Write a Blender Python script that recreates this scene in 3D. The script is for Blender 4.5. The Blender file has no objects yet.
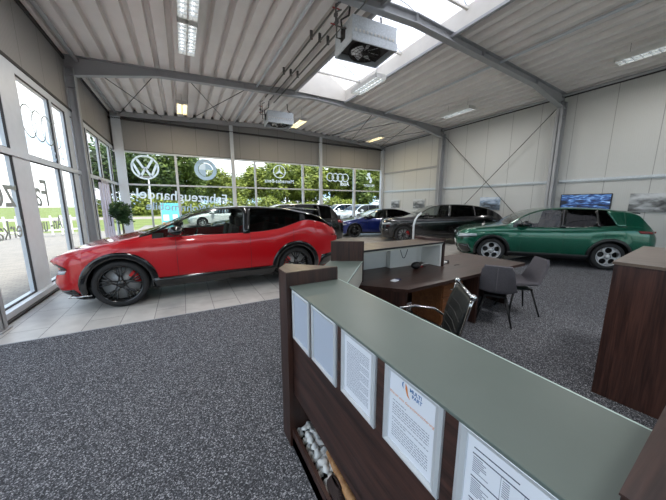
import bpy, math, random
from mathutils import Vector, Matrix, noise
random.seed(7)
PI = math.pi
SC = bpy.context.scene
COL = SC.collection

# ---------------------------------------------------------------- mesh builder
class MB:
    def __init__(s): s.v=[]; s.f=[]; s.m=[]; s.sm=[]
    def add(s, vs, fs, m=0, smooth=False):
        o=len(s.v); s.v+= [tuple(p) for p in vs]
        for f in fs: s.f.append(tuple(i+o for i in f)); s.m.append(m); s.sm.append(smooth)
        return s
    def box(s, a, b, m=0, rot=None, piv=None, bev=0.0):
        x0,y0,z0=a; x1,y1,z1=b
        if x0>x1:x0,x1=x1,x0
        if y0>y1:y0,y1=y1,y0
        if z0>z1:z0,z1=z1,z0
        if bev>0:
            import bmesh
            bm=bmesh.new(); bmesh.ops.create_cube(bm,size=1.0)
            for v in bm.verts: v.co=Vector(((x0+x1)/2+v.co.x*(x1-x0),(y0+y1)/2+v.co.y*(y1-y0),(z0+z1)/2+v.co.z*(z1-z0)))
            bmesh.ops.bevel(bm,geom=bm.edges[:],offset=bev,segments=3,affect='EDGES',profile=0.7)
            bm.verts.index_update()
            V=[v.co.copy() for v in bm.verts]; Fs=[[v.index for v in f.verts] for f in bm.faces]; bm.free()
        else:
            V=[Vector(p) for p in ((x0,y0,z0),(x1,y0,z0),(x1,y1,z0),(x0,y1,z0),(x0,y0,z1),(x1,y0,z1),(x1,y1,z1),(x0,y1,z1))]
            Fs=[(0,3,2,1),(4,5,6,7),(0,1,5,4),(1,2,6,5),(2,3,7,6),(3,0,4,7)]
        if rot is not None:
            pv=Vector(piv) if piv else Vector(((x0+x1)/2,(y0+y1)/2,(z0+z1)/2))
            V=[rot@(p-pv)+pv for p in V]
        return s.add(V,Fs,m,bev>0)
    def prism(s, pts, z0, z1, m=0):
        # pts: list of (x,y) counter clockwise
        n=len(pts); ar=sum(pts[i][0]*pts[(i+1)%n][1]-pts[(i+1)%n][0]*pts[i][1] for i in range(n))
        if ar<0: pts=pts[::-1]
        V=[(x,y,z0) for x,y in pts]+[(x,y,z1) for x,y in pts]
        F=[tuple(range(n-1,-1,-1)),tuple(range(n,2*n))]+[(i,(i+1)%n,n+(i+1)%n,n+i) for i in range(n)]
        return s.add(V,F,m)
    def extr(s, pts, axis, a, b, m=0):
        # polygon in the plane normal to axis ('x': (y,z), 'y': (x,z)), extruded a..b
        n=len(pts)
        g=(lambda p,t:(t,p[0],p[1])) if axis=='x' else (lambda p,t:(p[0],t,p[1]))
        V=[g(p,a) for p in pts]+[g(p,b) for p in pts]
        F=[tuple(range(n)),tuple(range(2*n-1,n-1,-1))]+[(i,n+i,n+(i+1)%n,(i+1)%n) for i in range(n)]
        return s.add(V,F,m)
    def tube(s, pts, r, n=8, m=0, caps=True, closed=False):
        P=[Vector(p) for p in pts]; R=r if isinstance(r,(list,tuple)) else [r]*len(P)
        N=len(P); V=[]; up=None
        for i,p in enumerate(P):
            if closed: t=(P[(i+1)%N]-P[i-1]).normalized()
            else: t=(P[min(i+1,N-1)]-P[max(i-1,0)]).normalized()
            if up is None:
                up=Vector((0,0,1)) if abs(t.z)<0.9 else Vector((1,0,0))
            a=t.cross(up).normalized(); b=a.cross(t).normalized(); up=b
            for k in range(n):
                an=2*PI*k/n; V.append(p+a*(math.cos(an)*R[i])+b*(math.sin(an)*R[i]))
        F=[]
        for i in range(N if closed else N-1):
            j=(i+1)%N
            for k in range(n): F.append((i*n+k,i*n+(k+1)%n,j*n+(k+1)%n,j*n+k))
        if caps and not closed:
            F.append(tuple(range(n-1,-1,-1))); F.append(tuple((N-1)*n+k for k in range(n)))
        return s.add(V,F,m,True)
    def lathe(s, prof, n=24, axis='z', c=(0,0,0), m=0, smooth=True):
        V=[];F=[]
        for r,h in prof:
            for k in range(n):
                a=2*PI*k/n; ca,sa=math.cos(a)*r,math.sin(a)*r
                p={'z':(ca,sa,h),'y':(ca,h,sa),'x':(h,ca,sa)}[axis]
                V.append((p[0]+c[0],p[1]+c[1],p[2]+c[2]))
        for i in range(len(prof)-1):
            for k in range(n): F.append((i*n+k,i*n+(k+1)%n,(i+1)*n+(k+1)%n,(i+1)*n+k))
        return s.add(V,F,m,smooth)
    def grid(s, G, m=0, smooth=True):
        # G: rows of points
        nr=len(G); nc=len(G[0]); V=[p for r in G for p in r]
        F=[(i*nc+j,i*nc+j+1,(i+1)*nc+j+1,(i+1)*nc+j) for i in range(nr-1) for j in range(nc-1)]
        return s.add(V,F,m,smooth)
    def ell(s, c, r, n=10, m=0, jit=0.0, sd=0):
        V=[];F=[]; K=n//2+1
        for i in range(K+1):
            th=PI*i/K
            for k in range(n):
                a=2*PI*k/n; d=Vector((math.sin(th)*math.cos(a),math.sin(th)*math.sin(a),math.cos(th)))
                q=1+jit*noise.noise(d*1.7+Vector((sd,sd*.7,3)))
                V.append((c[0]+d.x*r[0]*q,c[1]+d.y*r[1]*q,c[2]+d.z*r[2]*q))
        for i in range(K):
            for k in range(n): F.append((i*n+k,(i+1)*n+k,(i+1)*n+(k+1)%n,i*n+(k+1)%n))
        return s.add(V,F,m,True)
    def build(s, name, mats, parent=None, loc=None, fix=True, solid=0):
        me=bpy.data.meshes.new(name); me.from_pydata(s.v,[],s.f)
        if not isinstance(mats,(list,tuple)): mats=[mats]
        for m in mats: me.materials.append(m)
        me.polygons.foreach_set('material_index',s.m); me.polygons.foreach_set('use_smooth',s.sm)
        me.update()
        if fix:
            import bmesh
            bm=bmesh.new(); bm.from_mesh(me)
            bmesh.ops.remove_doubles(bm,verts=bm.verts[:],dist=1e-5)
            bmesh.ops.recalc_face_normals(bm,faces=bm.faces[:]); bm.to_mesh(me); bm.free()
        o=bpy.data.objects.new(name,me); COL.objects.link(o)
        if parent: o.parent=parent
        if loc: o.location=loc
        if solid:
            md=o.modifiers.new('solid','SOLIDIFY'); md.thickness=solid; md.offset=-1
        return o

def tag(o,label=None,cat=None,group=None,kind=None):
    if label: o['label']=label
    if cat: o['category']=cat
    if group: o['group']=group
    if kind: o['kind']=kind
    return o
def empty(name,loc=(0,0,0),rz=0,label=None,cat=None,group=None,kind=None):
    o=bpy.data.objects.new(name,None); o.empty_display_size=.1; COL.objects.link(o)
    o.location=loc; o.rotation_euler=(0,0,rz)
    return tag(o,label,cat,group,kind)
def dup(o,parent=None):
    c=o.copy(); COL.objects.link(c)
    if parent: c.parent=parent
    for ch in list(o.children): dup(ch,c)
    return c
def struct(name,mb,mat,parent=None,fix=True):
    o=mb.build(name,mat,parent,fix=fix)
    if not parent: o['kind']='structure'
    return o

# ---------------------------------------------------------------- materials
def lin(c):
    return tuple((x/12.92 if x<=.04045 else ((x+.055)/1.055)**2.4) for x in [v/255 for v in c])+(1,)
class NM:
    def __init__(s,name):
        s.mat=bpy.data.materials.new(name); s.mat.use_nodes=True; s.nt=s.mat.node_tree; s.nt.nodes.clear()
        s.out=s.nt.nodes.new('ShaderNodeOutputMaterial')
    def n(s,t,**k):
        nd=s.nt.nodes.new(t)
        for a,b in k.items():
            if a in nd.inputs.keys(): nd.inputs[a].default_value=b
            else: setattr(nd,a,b)
        return nd
    def l(s,a,b): s.nt.links.new(a,b)
def pbr(name,c,rough=.5,metal=0,coat=0,spec=.5,noise_amt=0,nscale=8,bump=0,bscale=80,trans=0,emit=None,es=0,raw=False,stretch=None):
    k=NM(name); b=k.n('ShaderNodeBsdfPrincipled'); k.l(b.outputs[0],k.out.inputs[0])
    col=c if raw else lin(c)
    b.inputs['Base Color'].default_value=col; b.inputs['Roughness'].default_value=rough
    b.inputs['Metallic'].default_value=metal; b.inputs['Coat Weight'].default_value=coat
    b.inputs['Coat Roughness'].default_value=.03
    b.inputs['Specular IOR Level'].default_value=spec; b.inputs['Transmission Weight'].default_value=trans
    if emit: b.inputs['Emission Color'].default_value=lin(emit); b.inputs['Emission Strength'].default_value=es
    tc=k.n('ShaderNodeTexCoord'); src=tc.outputs['Object']
    if stretch:
        mp=k.n('ShaderNodeMapping'); mp.inputs['Scale'].default_value=stretch; k.l(src,mp.inputs[0]); src=mp.outputs[0]
    nz=k.n('ShaderNodeTexNoise'); nz.inputs['Scale'].default_value=nscale; nz.inputs['Detail'].default_value=4; k.l(src,nz.inputs['Vector'])
    cr=k.n('ShaderNodeValToRGB'); a=noise_amt
    cr.color_ramp.elements[0].position=.3; cr.color_ramp.elements[1].position=.7
    cr.color_ramp.elements[0].color=tuple(x*(1-a) for x in col[:3])+(1,); cr.color_ramp.elements[1].color=tuple(min(1,x*(1+a)) for x in col[:3])+(1,)
    k.l(nz.outputs[0],cr.inputs[0]); k.l(cr.outputs[0],b.inputs['Base Color'])
    if bump:
        n2=k.n('ShaderNodeTexNoise'); n2.inputs['Scale'].default_value=bscale; k.l(src,n2.inputs['Vector'])
        bp=k.n('ShaderNodeBump'); bp.inputs['Strength'].default_value=bump; bp.inputs['Distance'].default_value=.01
        k.l(n2.outputs[0],bp.inputs['Height']); k.l(bp.outputs[0],b.inputs['Normal'])
    return k.mat
def wood(name,c1,c2,axis='x',rough=.4,scale=1.0,coat=0):
    k=NM(name); b=k.n('ShaderNodeBsdfPrincipled'); k.l(b.outputs[0],k.out.inputs[0])
    tc=k.n('ShaderNodeTexCoord'); mp=k.n('ShaderNodeMapping')
    s=[14*scale]*3; s['xyz'.index(axis)]=.9*scale; mp.inputs['Scale'].default_value=s; k.l(tc.outputs['Object'],mp.inputs[0])
    nz=k.n('ShaderNodeTexNoise'); nz.inputs['Scale'].default_value=1.3; nz.inputs['Detail'].default_value=6; nz.inputs['Distortion'].default_value=1.2; k.l(mp.outputs[0],nz.inputs['Vector'])
    mp2=k.n('ShaderNodeMapping'); s2=[90*scale]*3; s2['xyz'.index(axis)]=3*scale; mp2.inputs['Scale'].default_value=s2; k.l(tc.outputs['Object'],mp2.inputs[0])
    n2=k.n('ShaderNodeTexNoise'); n2.inputs['Scale'].default_value=1.5; n2.inputs['Detail'].default_value=2; k.l(mp2.outputs[0],n2.inputs['Vector'])
    mx=k.n('ShaderNodeMath',operation='ADD'); ml=k.n('ShaderNodeMath',operation='MULTIPLY'); ml.inputs[1].default_value=.5
    k.l(n2.outputs[0],ml.inputs[0]); k.l(nz.outputs[0],mx.inputs[0]); k.l(ml.outputs[0],mx.inputs[1])
    cr=k.n('ShaderNodeValToRGB'); cr.color_ramp.elements[0].position=.55; cr.color_ramp.elements[1].position=.95
    cr.color_ramp.elements[0].color=lin(c1); cr.color_ramp.elements[1].color=lin(c2)
    k.l(mx.outputs[0],cr.inputs[0]); k.l(cr.outputs[0],b.inputs['Base Color'])
    b.inputs['Roughness'].default_value=rough; b.inputs['Coat Weight'].default_value=coat
    bp=k.n('ShaderNodeBump'); bp.inputs['Strength'].default_value=.12; bp.inputs['Distance'].default_value=.004
    k.l(mx.outputs[0],bp.inputs['Height']); k.l(bp.outputs[0],b.inputs['Normal'])
    return k.mat
def thin_glass(name,tint,refl=.08,rough=.0):
    # thin pane: see-through with a fresnel reflection
    k=NM(name); t=k.n('ShaderNodeBsdfTransparent'); t.inputs[0].default_value=tint
    g=k.n('ShaderNodeBsdfGlossy'); g.inputs['Roughness'].default_value=rough; g.inputs[0].default_value=(1,1,1,1)
    fr=k.n('ShaderNodeFresnel'); fr.inputs[0].default_value=1.5
    ma=k.n('ShaderNodeMath',operation='MULTIPLY'); ma.inputs[1].default_value=refl; ma.use_clamp=True
    k.l(fr.outputs[0],ma.inputs[0])
    mx=k.n('ShaderNodeMixShader'); k.l(ma.outputs[0],mx.inputs[0]); k.l(t.outputs[0],mx.inputs[1]); k.l(g.outputs[0],mx.inputs[2])
    k.l(mx.outputs[0],k.out.inputs[0]); return k.mat
def emis(name,c,s):
    k=NM(name); e=k.n('ShaderNodeEmission'); e.inputs[0].default_value=lin(c); e.inputs[1].default_value=s
    k.l(e.outputs[0],k.out.inputs[0]); return k.mat

M={}
LAMPW=20
def carpet():
    k=NM('speckled_carpet'); b=k.n('ShaderNodeBsdfPrincipled'); k.l(b.outputs[0],k.out.inputs[0])
    tc=k.n('ShaderNodeTexCoord'); v=k.n('ShaderNodeTexVoronoi'); v.inputs['Scale'].default_value=150; k.l(tc.outputs['Object'],v.inputs['Vector'])
    sp=k.n('ShaderNodeSeparateColor'); k.l(v.outputs['Color'],sp.inputs[0])
    cr=k.n('ShaderNodeValToRGB'); e=cr.color_ramp.elements
    e[0].position=0; e[0].color=lin((54,55,58)); e[1].position=1; e[1].color=lin((175,176,180))
    for p,c in ((.45,(72,73,77)),(.62,(90,91,95)),(.84,(116,117,122))):
        q=e.new(p); q.color=lin(c)
    k.l(sp.outputs[0],cr.inputs[0])
    k.l(cr.outputs[0],b.inputs['Base Color']); b.inputs['Roughness'].default_value=.95; b.inputs['Specular IOR Level'].default_value=.1
    bp=k.n('ShaderNodeBump'); bp.inputs['Strength'].default_value=.5; bp.inputs['Distance'].default_value=.004
    k.l(sp.outputs[1],bp.inputs['Height']); k.l(bp.outputs[0],b.inputs['Normal']); return k.mat
def tiles():
    k=NM('floor_tiles'); b=k.n('ShaderNodeBsdfPrincipled'); k.l(b.outputs[0],k.out.inputs[0])
    tc=k.n('ShaderNodeTexCoord'); mp=k.n('ShaderNodeMapping'); mp.inputs['Rotation'].default_value=(0,0,PI/2); mp.inputs['Location'].default_value=(0,.09,0)
    k.l(tc.outputs['Object'],mp.inputs[0])
    br=k.n('ShaderNodeTexBrick'); br.inputs['Scale'].default_value=1; br.inputs['Brick Width'].default_value=.82; br.inputs['Row Height'].default_value=.41
    br.inputs['Mortar Size'].default_value=.005; br.inputs['Mortar Smooth'].default_value=.1; br.inputs['Bias'].default_value=0
    br.inputs['Color1'].default_value=lin((198,195,190)); br.inputs['Color2'].default_value=lin((186,183,178)); br.inputs['Mortar'].default_value=lin((118,115,112))
    k.l(mp.outputs[0],br.inputs['Vector'])
    nz=k.n('ShaderNodeTexNoise'); nz.inputs['Scale'].default_value=5; nz.inputs['Detail'].default_value=6; k.l(tc.outputs['Object'],nz.inputs['Vector'])
    cr=k.n('ShaderNodeValToRGB'); cr.color_ramp.elements[0].position=.3; cr.color_ramp.elements[0].color=(.8,.8,.8,1); cr.color_ramp.elements[1].position=.7; cr.color_ramp.elements[1].color=(1,1,1,1)
    k.l(nz.outputs[0],cr.inputs[0])
    mx=k.n('ShaderNodeMix',data_type='RGBA',blend_type='MULTIPLY'); mx.inputs[0].default_value=1
    k.l(br.outputs[0],mx.inputs[6]); k.l(cr.outputs[0],mx.inputs[7]); k.l(mx.outputs[2],b.inputs['Base Color'])
    b.inputs['Roughness'].default_value=.38; return k.mat
def brickmat(name,c1,c2,cm,w,h,mort=.012,rough=.8):
    k=NM(name); b=k.n('ShaderNodeBsdfPrincipled'); k.l(b.outputs[0],k.out.inputs[0])
    tc=k.n('ShaderNodeTexCoord'); br=k.n('ShaderNodeTexBrick'); br.inputs['Scale'].default_value=1
    br.inputs['Brick Width'].default_value=w; br.inputs['Row Height'].default_value=h; br.inputs['Mortar Size'].default_value=mort
    br.inputs['Color1'].default_value=lin(c1); br.inputs['Color2'].default_value=lin(c2); br.inputs['Mortar'].default_value=lin(cm)
    k.l(tc.outputs['Object'],br.inputs['Vector']); k.l(br.outputs[0],b.inputs['Base Color']); b.inputs['Roughness'].default_value=rough
    return k.mat
def panelwall(name,c,axis,seam_w=1.0,off=0.0,micro=.05,cseam=.55):
    # sandwich panels: fine vertical micro ribs and a seam every metre
    k=NM(name); b=k.n('ShaderNodeBsdfPrincipled'); k.l(b.outputs[0],k.out.inputs[0])
    g=k.n('ShaderNodeNewGeometry'); sx=k.n('ShaderNodeSeparateXYZ'); k.l(g.outputs['Position'],sx.inputs[0]); P=sx.outputs['xyz'.index(axis)]
    a=k.n('ShaderNodeMath',operation='ADD'); a.inputs[1].default_value=100+off; k.l(P,a.inputs[0])
    d=k.n('ShaderNodeMath',operation='DIVIDE'); d.inputs[1].default_value=seam_w; k.l(a.outputs[0],d.inputs[0])
    f=k.n('ShaderNodeMath',operation='FRACT'); k.l(d.outputs[0],f.inputs[0])
    lt=k.n('ShaderNodeMath',operation='LESS_THAN'); lt.inputs[1].default_value=.018/seam_w; k.l(f.outputs[0],lt.inputs[0])
    mx=k.n('ShaderNodeMix',data_type='RGBA'); col=lin(c); mx.inputs[6].default_value=col; mx.inputs[7].default_value=tuple(x*cseam for x in col[:3])+(1,)
    k.l(lt.outputs[0],mx.inputs[0]); k.l(mx.outputs[2],b.inputs['Base Color'])
    m2=k.n('ShaderNodeMath',operation='MULTIPLY'); m2.inputs[1].default_value=2*PI/micro; k.l(P,m2.inputs[0])
    sn=k.n('ShaderNodeMath',operation='SINE'); k.l(m2.outputs[0],sn.inputs[0])
    bp=k.n('ShaderNodeBump'); bp.inputs['Strength'].default_value=.35; bp.inputs['Distance'].default_value=.003
    k.l(sn.outputs[0],bp.inputs['Height']); k.l(bp.outputs[0],b.inputs['Normal']); b.inputs['Roughness'].default_value=.5
    return k.mat
def picture(name,kind):
    # printed photograph: procedural blotches of sky, hills and cars
    k=NM(name); b=k.n('ShaderNodeBsdfPrincipled'); k.l(b.outputs[0],k.out.inputs[0]); b.inputs['Roughness'].default_value=.35
    tc=k.n('ShaderNodeTexCoord'); mp=k.n('ShaderNodeMapping'); mp.inputs['Scale'].default_value=(1,1.0,2.6) if kind!='blue' else (1,1.6,6.5); k.l(tc.outputs['Object'],mp.inputs[0])
    n0=k.n('ShaderNodeTexNoise'); n0.inputs['Scale'].default_value=2.6; n0.inputs['Detail'].default_value=6; n0.inputs['Distortion'].default_value=.4; k.l(mp.outputs[0],n0.inputs['Vector'])
    # darker motif band through the middle of the print, pale sky above
    sp=k.n('ShaderNodeSeparateXYZ'); k.l(tc.outputs['Object'],sp.inputs[0])
    zc=k.n('ShaderNodeMapRange'); zc.inputs[1].default_value=.22; zc.inputs[2].default_value=.42; zc.inputs[3].default_value=-.08; zc.inputs[4].default_value=.13 if kind!='blue' else 0; k.l(sp.outputs[2],zc.inputs[0])
    nz=k.n('ShaderNodeMath',operation='ADD'); k.l(n0.outputs[0],nz.inputs[0]); k.l(zc.outputs[0],nz.inputs[1])
    cr=k.n('ShaderNodeValToRGB'); e=cr.color_ramp.elements
    pal={'blue':[(.3,(18,24,38)),(.45,(40,70,125)),(.55,(95,140,200)),(.68,(185,210,235))],
         'grey':[(.3,(62,62,62)),(.45,(120,122,122)),(.55,(165,168,170)),(.7,(205,208,210))],
         'sky':[(.3,(55,62,72)),(.45,(110,125,140)),(.55,(150,170,195)),(.7,(205,215,225))]}[kind]
    e[0].position=pal[0][0]; e[0].color=lin(pal[0][1]); e[1].position=pal[3][0]; e[1].color=lin(pal[3][1])
    for p,c in pal[1:3]: q=e.new(p); q.color=lin(c)
    k.l(nz.outputs[0],cr.inputs[0]); k.l(cr.outputs[0],b.inputs['Base Color'])
    if kind=='blue': k.l(cr.outputs[0],b.inputs['Emission Color']); b.inputs['Emission Strength'].default_value=.15
    return k.mat
def leafmat(name,c1,c2):
    k=NM(name); d=k.n('ShaderNodeBsdfPrincipled'); d.inputs['Roughness'].default_value=.6
    t=k.n('ShaderNodeBsdfTranslucent'); mx=k.n('ShaderNodeMixShader'); mx.inputs[0].default_value=.35
    tc=k.n('ShaderNodeTexCoord'); nz=k.n('ShaderNodeTexNoise'); nz.inputs['Scale'].default_value=1.1; nz.inputs['Detail'].default_value=5; k.l(tc.outputs['Object'],nz.inputs['Vector'])
    cr=k.n('ShaderNodeValToRGB'); cr.color_ramp.elements[0].position=.35; cr.color_ramp.elements[1].position=.65
    cr.color_ramp.elements[0].color=lin(c1); cr.color_ramp.elements[1].color=lin(c2); k.l(nz.outputs[0],cr.inputs[0])
    k.l(cr.outputs[0],d.inputs['Base Color']); k.l(cr.outputs[0],t.inputs[0])
    k.l(d.outputs[0],mx.inputs[1]); k.l(t.outputs[0],mx.inputs[2]); k.l(mx.outputs[0],k.out.inputs[0]); return k.mat
def frosted(name):
    k=NM(name); t=k.n('ShaderNodeBsdfTranslucent'); t.inputs[0].default_value=(.50,.49,.51,1)
    p=k.n('ShaderNodeBsdfTransparent'); p.inputs[0].default_value=(.6,.62,.66,1)
    mx=k.n('ShaderNodeMixShader'); mx.inputs[0].default_value=.2
    k.l(t.outputs[0],mx.inputs[1]); k.l(p.outputs[0],mx.inputs[2]); k.l(mx.outputs[0],k.out.inputs[0]); return k.mat

M['carpet']=carpet(); M['tiles']=tiles()
M['wall_w']=panelwall('white_wall_panels',(196,197,194),'y',1.03,.35)
M['wall_b']=panelwall('grey_wall_panels',(150,149,146),'x',1.0,.2)
M['wall_l']=panelwall('grey_wall_panels_side',(142,140,138),'y',1.0,.4)
M['roof']=pbr('ceiling_sheet',(230,226,223),.55,noise_amt=.04,nscale=2)
M['steel']=pbr('painted_grey_steel',(160,162,165),.45,noise_amt=.04,nscale=3)
M['steel_l']=pbr('light_grey_frame',(202,208,214),.4,noise_amt=.03)
M['seal']=pbr('dark_gap',(52,50,50),.7)
M['galv']=pbr('galvanised_steel',(196,203,208),.4,metal=.35,noise_amt=.12,nscale=30)
M['white']=pbr('white_painted',(222,222,218),.5,noise_amt=.02)
M['curb']=pbr('skylight_curb',(206,203,196),.55,noise_amt=.05,nscale=3)
M['glass']=thin_glass('window_glass',(.93,.96,.95,1),.09)
M['poly']=frosted('skylight_panel')
M['darkmetal']=pbr('dark_metal',(48,46,45),.5,metal=.4)
M['pipe']=pbr('grey_pipe',(92,90,88),.45,metal=.3)
M['wood_y']=wood('dark_walnut_y',(36,22,18),(78,50,42),'y')
M['wood_x']=wood('dark_walnut_x',(40,27,23),(74,52,45),'x',rough=.33)
M['wood_z']=wood('dark_walnut_z',(32,19,16),(68,43,35),'z')
M['wood_top']=wood('walnut_top',(76,63,54),(108,92,80),'y',rough=.32)
M['wood_cab']=wood('walnut_cabinet',(38,21,17),(76,48,40),'z',rough=.35)
M['oak']=wood('warm_oak',(112,66,36),(150,96,56),'x',rough=.45)
M['counterglass']=pbr('frosted_green_glass',(98,109,103),.4,noise_amt=.02)
M['edge_highlight']=pbr('glass_edge_highlight',(205,226,218),.15,coat=.3)  # pale colour paints in the highlight along the counter glass rim
M['alu']=pbr('brushed_aluminium',(216,220,223),.3,metal=.35)
M['paper']=pbr('paper',(236,239,246),.6)
M['paper_b']=pbr('paper_grey_blue',(188,197,212),.5)
M['ink']=pbr('print_ink',(142,148,162),.7)
M['ink_d']=pbr('print_ink_dark',(60,68,92),.7)
M['orange']=pbr('print_orange',(225,140,70),.6)
M['blue']=pbr('print_blue',(70,120,175),.6)
M['creme']=pbr('cream_panel',(206,204,192),.5)
M['pebble']=pbr('white_pebble',(240,237,231),.6,noise_amt=.06,nscale=20)
M['branch']=wood('pale_branch',(176,120,76),(214,164,112),'x',rough=.6)
M['leather']=pbr('black_leather',(30,33,32),.4,noise_amt=.1,bump=.15,bscale=150)
M['chrome']=pbr('chrome',(205,205,205),.14,metal=1)
M['fabric']=pbr('charcoal_fabric',(92,89,94),.92,noise_amt=.12,nscale=60,bump=.3,bscale=300)
M['blackm']=pbr('black_metal',(22,22,23),.45)
M['black']=pbr('black_plastic',(18,18,19),.4)
M['seam']=pbr('seam_thread',(120,116,120),.8)
M['lamp_on']=emis('fluorescent_tube_lit',(255,228,170),3)
M['tube']=pbr('fluorescent_tube',(235,238,240),.2,emit=(235,240,245),es=1.0)
def film(name,c,f=.5):
    k=NM(name); d=k.n('ShaderNodeBsdfDiffuse'); d.inputs[0].default_value=lin(c); t=k.n('ShaderNodeBsdfTranslucent'); t.inputs[0].default_value=lin(c)
    mx=k.n('ShaderNodeMixShader'); mx.inputs[0].default_value=f; k.l(d.outputs[0],mx.inputs[1]); k.l(t.outputs[0],mx.inputs[2]); k.l(mx.outputs[0],k.out.inputs[0]); return k.mat
M['decal']=film('white_window_film',(246,250,252),.75)
M['decal_g']=film('grey_window_film',(214,226,234),.7)
M['decal_backlit']=film('backlit_window_film',(178,184,178),.5)  # film toned darker to paint in its backlit look
M['tv']=pbr('screen_bezel',(12,12,13),.3)
M['pic_blue']=picture('screen_picture','blue'); M['pic_grey']=picture('grey_photo_print','grey'); M['pic_sky']=picture('sky_photo_print','sky')
M['lawn']=pbr('lawn',(96,108,52),.95,noise_amt=.25,nscale=.6)
M['asphalt']=pbr('asphalt',(132,124,120),.9,noise_amt=.1,nscale=2)
M['pavers']=brickmat('concrete_pavers',(134,129,122),(118,114,109),(112,108,104),.2,.1)
M['bark']=pbr('bark',(84,70,56),.9,noise_amt=.3,nscale=6)
M['leaf1']=leafmat('leaves_yellow_green',(84,100,38),(150,160,72))
M['leaf2']=leafmat('leaves_mid_green',(58,80,34),(112,130,58))
M['leaf3']=leafmat('leaves_dark_green',(40,60,32),(80,102,50))
M['leafp']=leafmat('leaves_potted',(34,66,32),(92,128,70))
M['pot']=pbr('pot_grey',(90,90,92),.6)
M['teal']=pbr('banner_teal',(96,186,196),.6,noise_amt=.1); M['bwhite']=pbr('banner_white',(225,228,230),.6)

# ---------------------------------------------------------------- room
XL,XR,YB,YS=-2.43,12.12,15.05,-5.2
RX=4.86
def roofz(x): return 5.44+(.36)*(1-abs(x-RX)/(RX-XL))
EDGE=4.54
fb=MB(); fb.box((XL-.3,YS-.3,-.12),(XR+.3,EDGE,0)); struct('floor',fb,M['carpet'])
fb=MB(); fb.box((XL-.3,EDGE,-.12),(XR+.3,YB+.3,-.001)); struct('floor_tiled',fb,M['tiles'])
tb=MB(); tb.box((XL,EDGE-.012,0),(XR,EDGE+.012,.004)); struct('trim_1',tb,M['steel'])

# ceiling: trapezoid sheet, ribs along y, with the ridge opening
SKX0,SKX1=3.93,6.02
def sheet(x0,x1,y0,y1,cut=((0,0),(.235,0),(.255,.16),(.345,.16),(.3799,0))):
    mb=MB(); p=.38; xs=[]
    x=x0
    prof=[]
    i=0
    while x<x1-1e-6:
        for dx,dz in cut:
            if x+dx<=x1: prof.append((x+dx,dz))
        x+=p
    prof.append((x1,0))
    G=[[(a,y,roofz(a)+d) for a,d in prof] for y in (y0,y1)]
    mb.grid(G,smooth=False)
    # outer lining keeps daylight out
    G2=[[(x0,y,roofz(x0)+.24),((x0+x1)/2,y,roofz((x0+x1)/2)+.24),(x1,y,roofz(x1)+.24)] for y in (y0,y1)]
    mb.grid(G2,smooth=False)
    return mb
struct('ceiling',sheet(XL-.1,SKX0,YS,YB),M['roof'])
struct('ceiling_right',sheet(SKX1,XR+.1,YS,YB,((0,0),(.13,0),(.15,.2),(.35,.2),(.3799,0))),M['roof'])
SY0,SY1=-4.6,10.0
struct('ceiling_ridge',sheet(SKX0,SKX1,SY1,YB),M['roof'])
struct('ceiling_ridge_south',sheet(SKX0,SKX1,YS,SY0),M['roof'])
# skylight: curb, arched ribs, polycarbonate vault
cz0=5.70; cz1=6.12
mb=MB()
mb.box((SKX0-.04,SY0,cz0),(SKX0,SY1,cz1)); mb.box((SKX1,SY0,cz0),(SKX1+.04,SY1,cz1)); mb.box((SKX0,SY1-.04,cz0),(SKX1,SY1,cz1+.5)); mb.box((SKX0,SY0,cz0),(SKX1,SY0+.04,cz1+.5))
struct('trim_2',mb,M['curb'])
mb=MB(); mb.box((SKX0-.06,SY0,cz0-.06),(SKX0+.02,SY1,cz0)); mb.box((SKX1-.02,SY0,cz0-.06),(SKX1+.06,SY1,cz0)); struct('trim_3',mb,M['steel'])
sk=empty('window_8',kind='structure')
def arc(y,n=14,dz=0):
    return [(SKX0+(SKX1-SKX0)*i/n, y, cz1-.01+dz+.42*math.sin(PI*i/n)) for i in range(n+1)]
mb=MB(); mb.grid([arc(SY0),arc(SY1)]); mb.build('skylight_pane',M['poly'],sk)
y=SY0+.6
while y<SY1:
    mb=MB(); mb.tube(arc(y,dz=-.03),.014,6); mb.build('glazing_bar',M['steel_l'],sk); y+=1.08
# cross ties under the vault
yy=-4
k=0
while yy<9.8:
    mb=MB(); mb.box((SKX0,yy-.03,cz1-.1),(SKX1,yy+.03,cz1-.05)); mb.build('cross_tie',M['curb'],sk); yy+=2.16

# steel frames
def beam(yc):
    mb=MB(); h=.085
    xs=[XL+.03,XL+.5,-.3,RX-2.2,RX,RX+2.2,10.0,XR-.5,XR-.12]
    def dep(x):
        e=min(x-XL,XR-x); return .21+max(0,(2.1-e))/2.1*.30
    top=[(x,roofz(x)-.002) for x in xs]; bot=[(x,roofz(x)-dep(x)) for x in xs]
    for off,th in ((0,.012),):
        mb.extr(top+bot[::-1],'y',yc-.008,yc+.008)
    up=[(x,z) for x,z in top]+[(x,z-.022) for x,z in top[::-1]]; mb.extr(up,'y',yc-h,yc+h)
    lo=[(x,z+.022) for x,z in bot]+[(x,z) for x,z in bot[::-1]]; mb.extr(lo,'y',yc-h,yc+h)
    for x in (XL+2.1,RX-.02,RX+2.4,XR-2.1,2.1):
        mb.box((x-.008,yc-h,roofz(x)-dep(x)+.01),(x+.008,yc+h,roofz(x)-.01))
    return mb
def ibeam_col(x0,x1,yc,z1,h=.10):
    mb=MB(); mb.box((x0,yc-h,0),(x0+.02,yc+h,z1)); mb.box((x1-.02,yc-h,0),(x1,yc+h,z1)); mb.box((x0,yc-.012,0),(x1,yc+.012,z1))
    mb.box((x0-.03,yc-h-.03,0),(x1+.03,yc+h+.03,.02)); 
    for z in (z1-.5,z1-.02): mb.box((x0,yc-h,z),(x1,yc+h,z+.015))
    return mb
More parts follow.
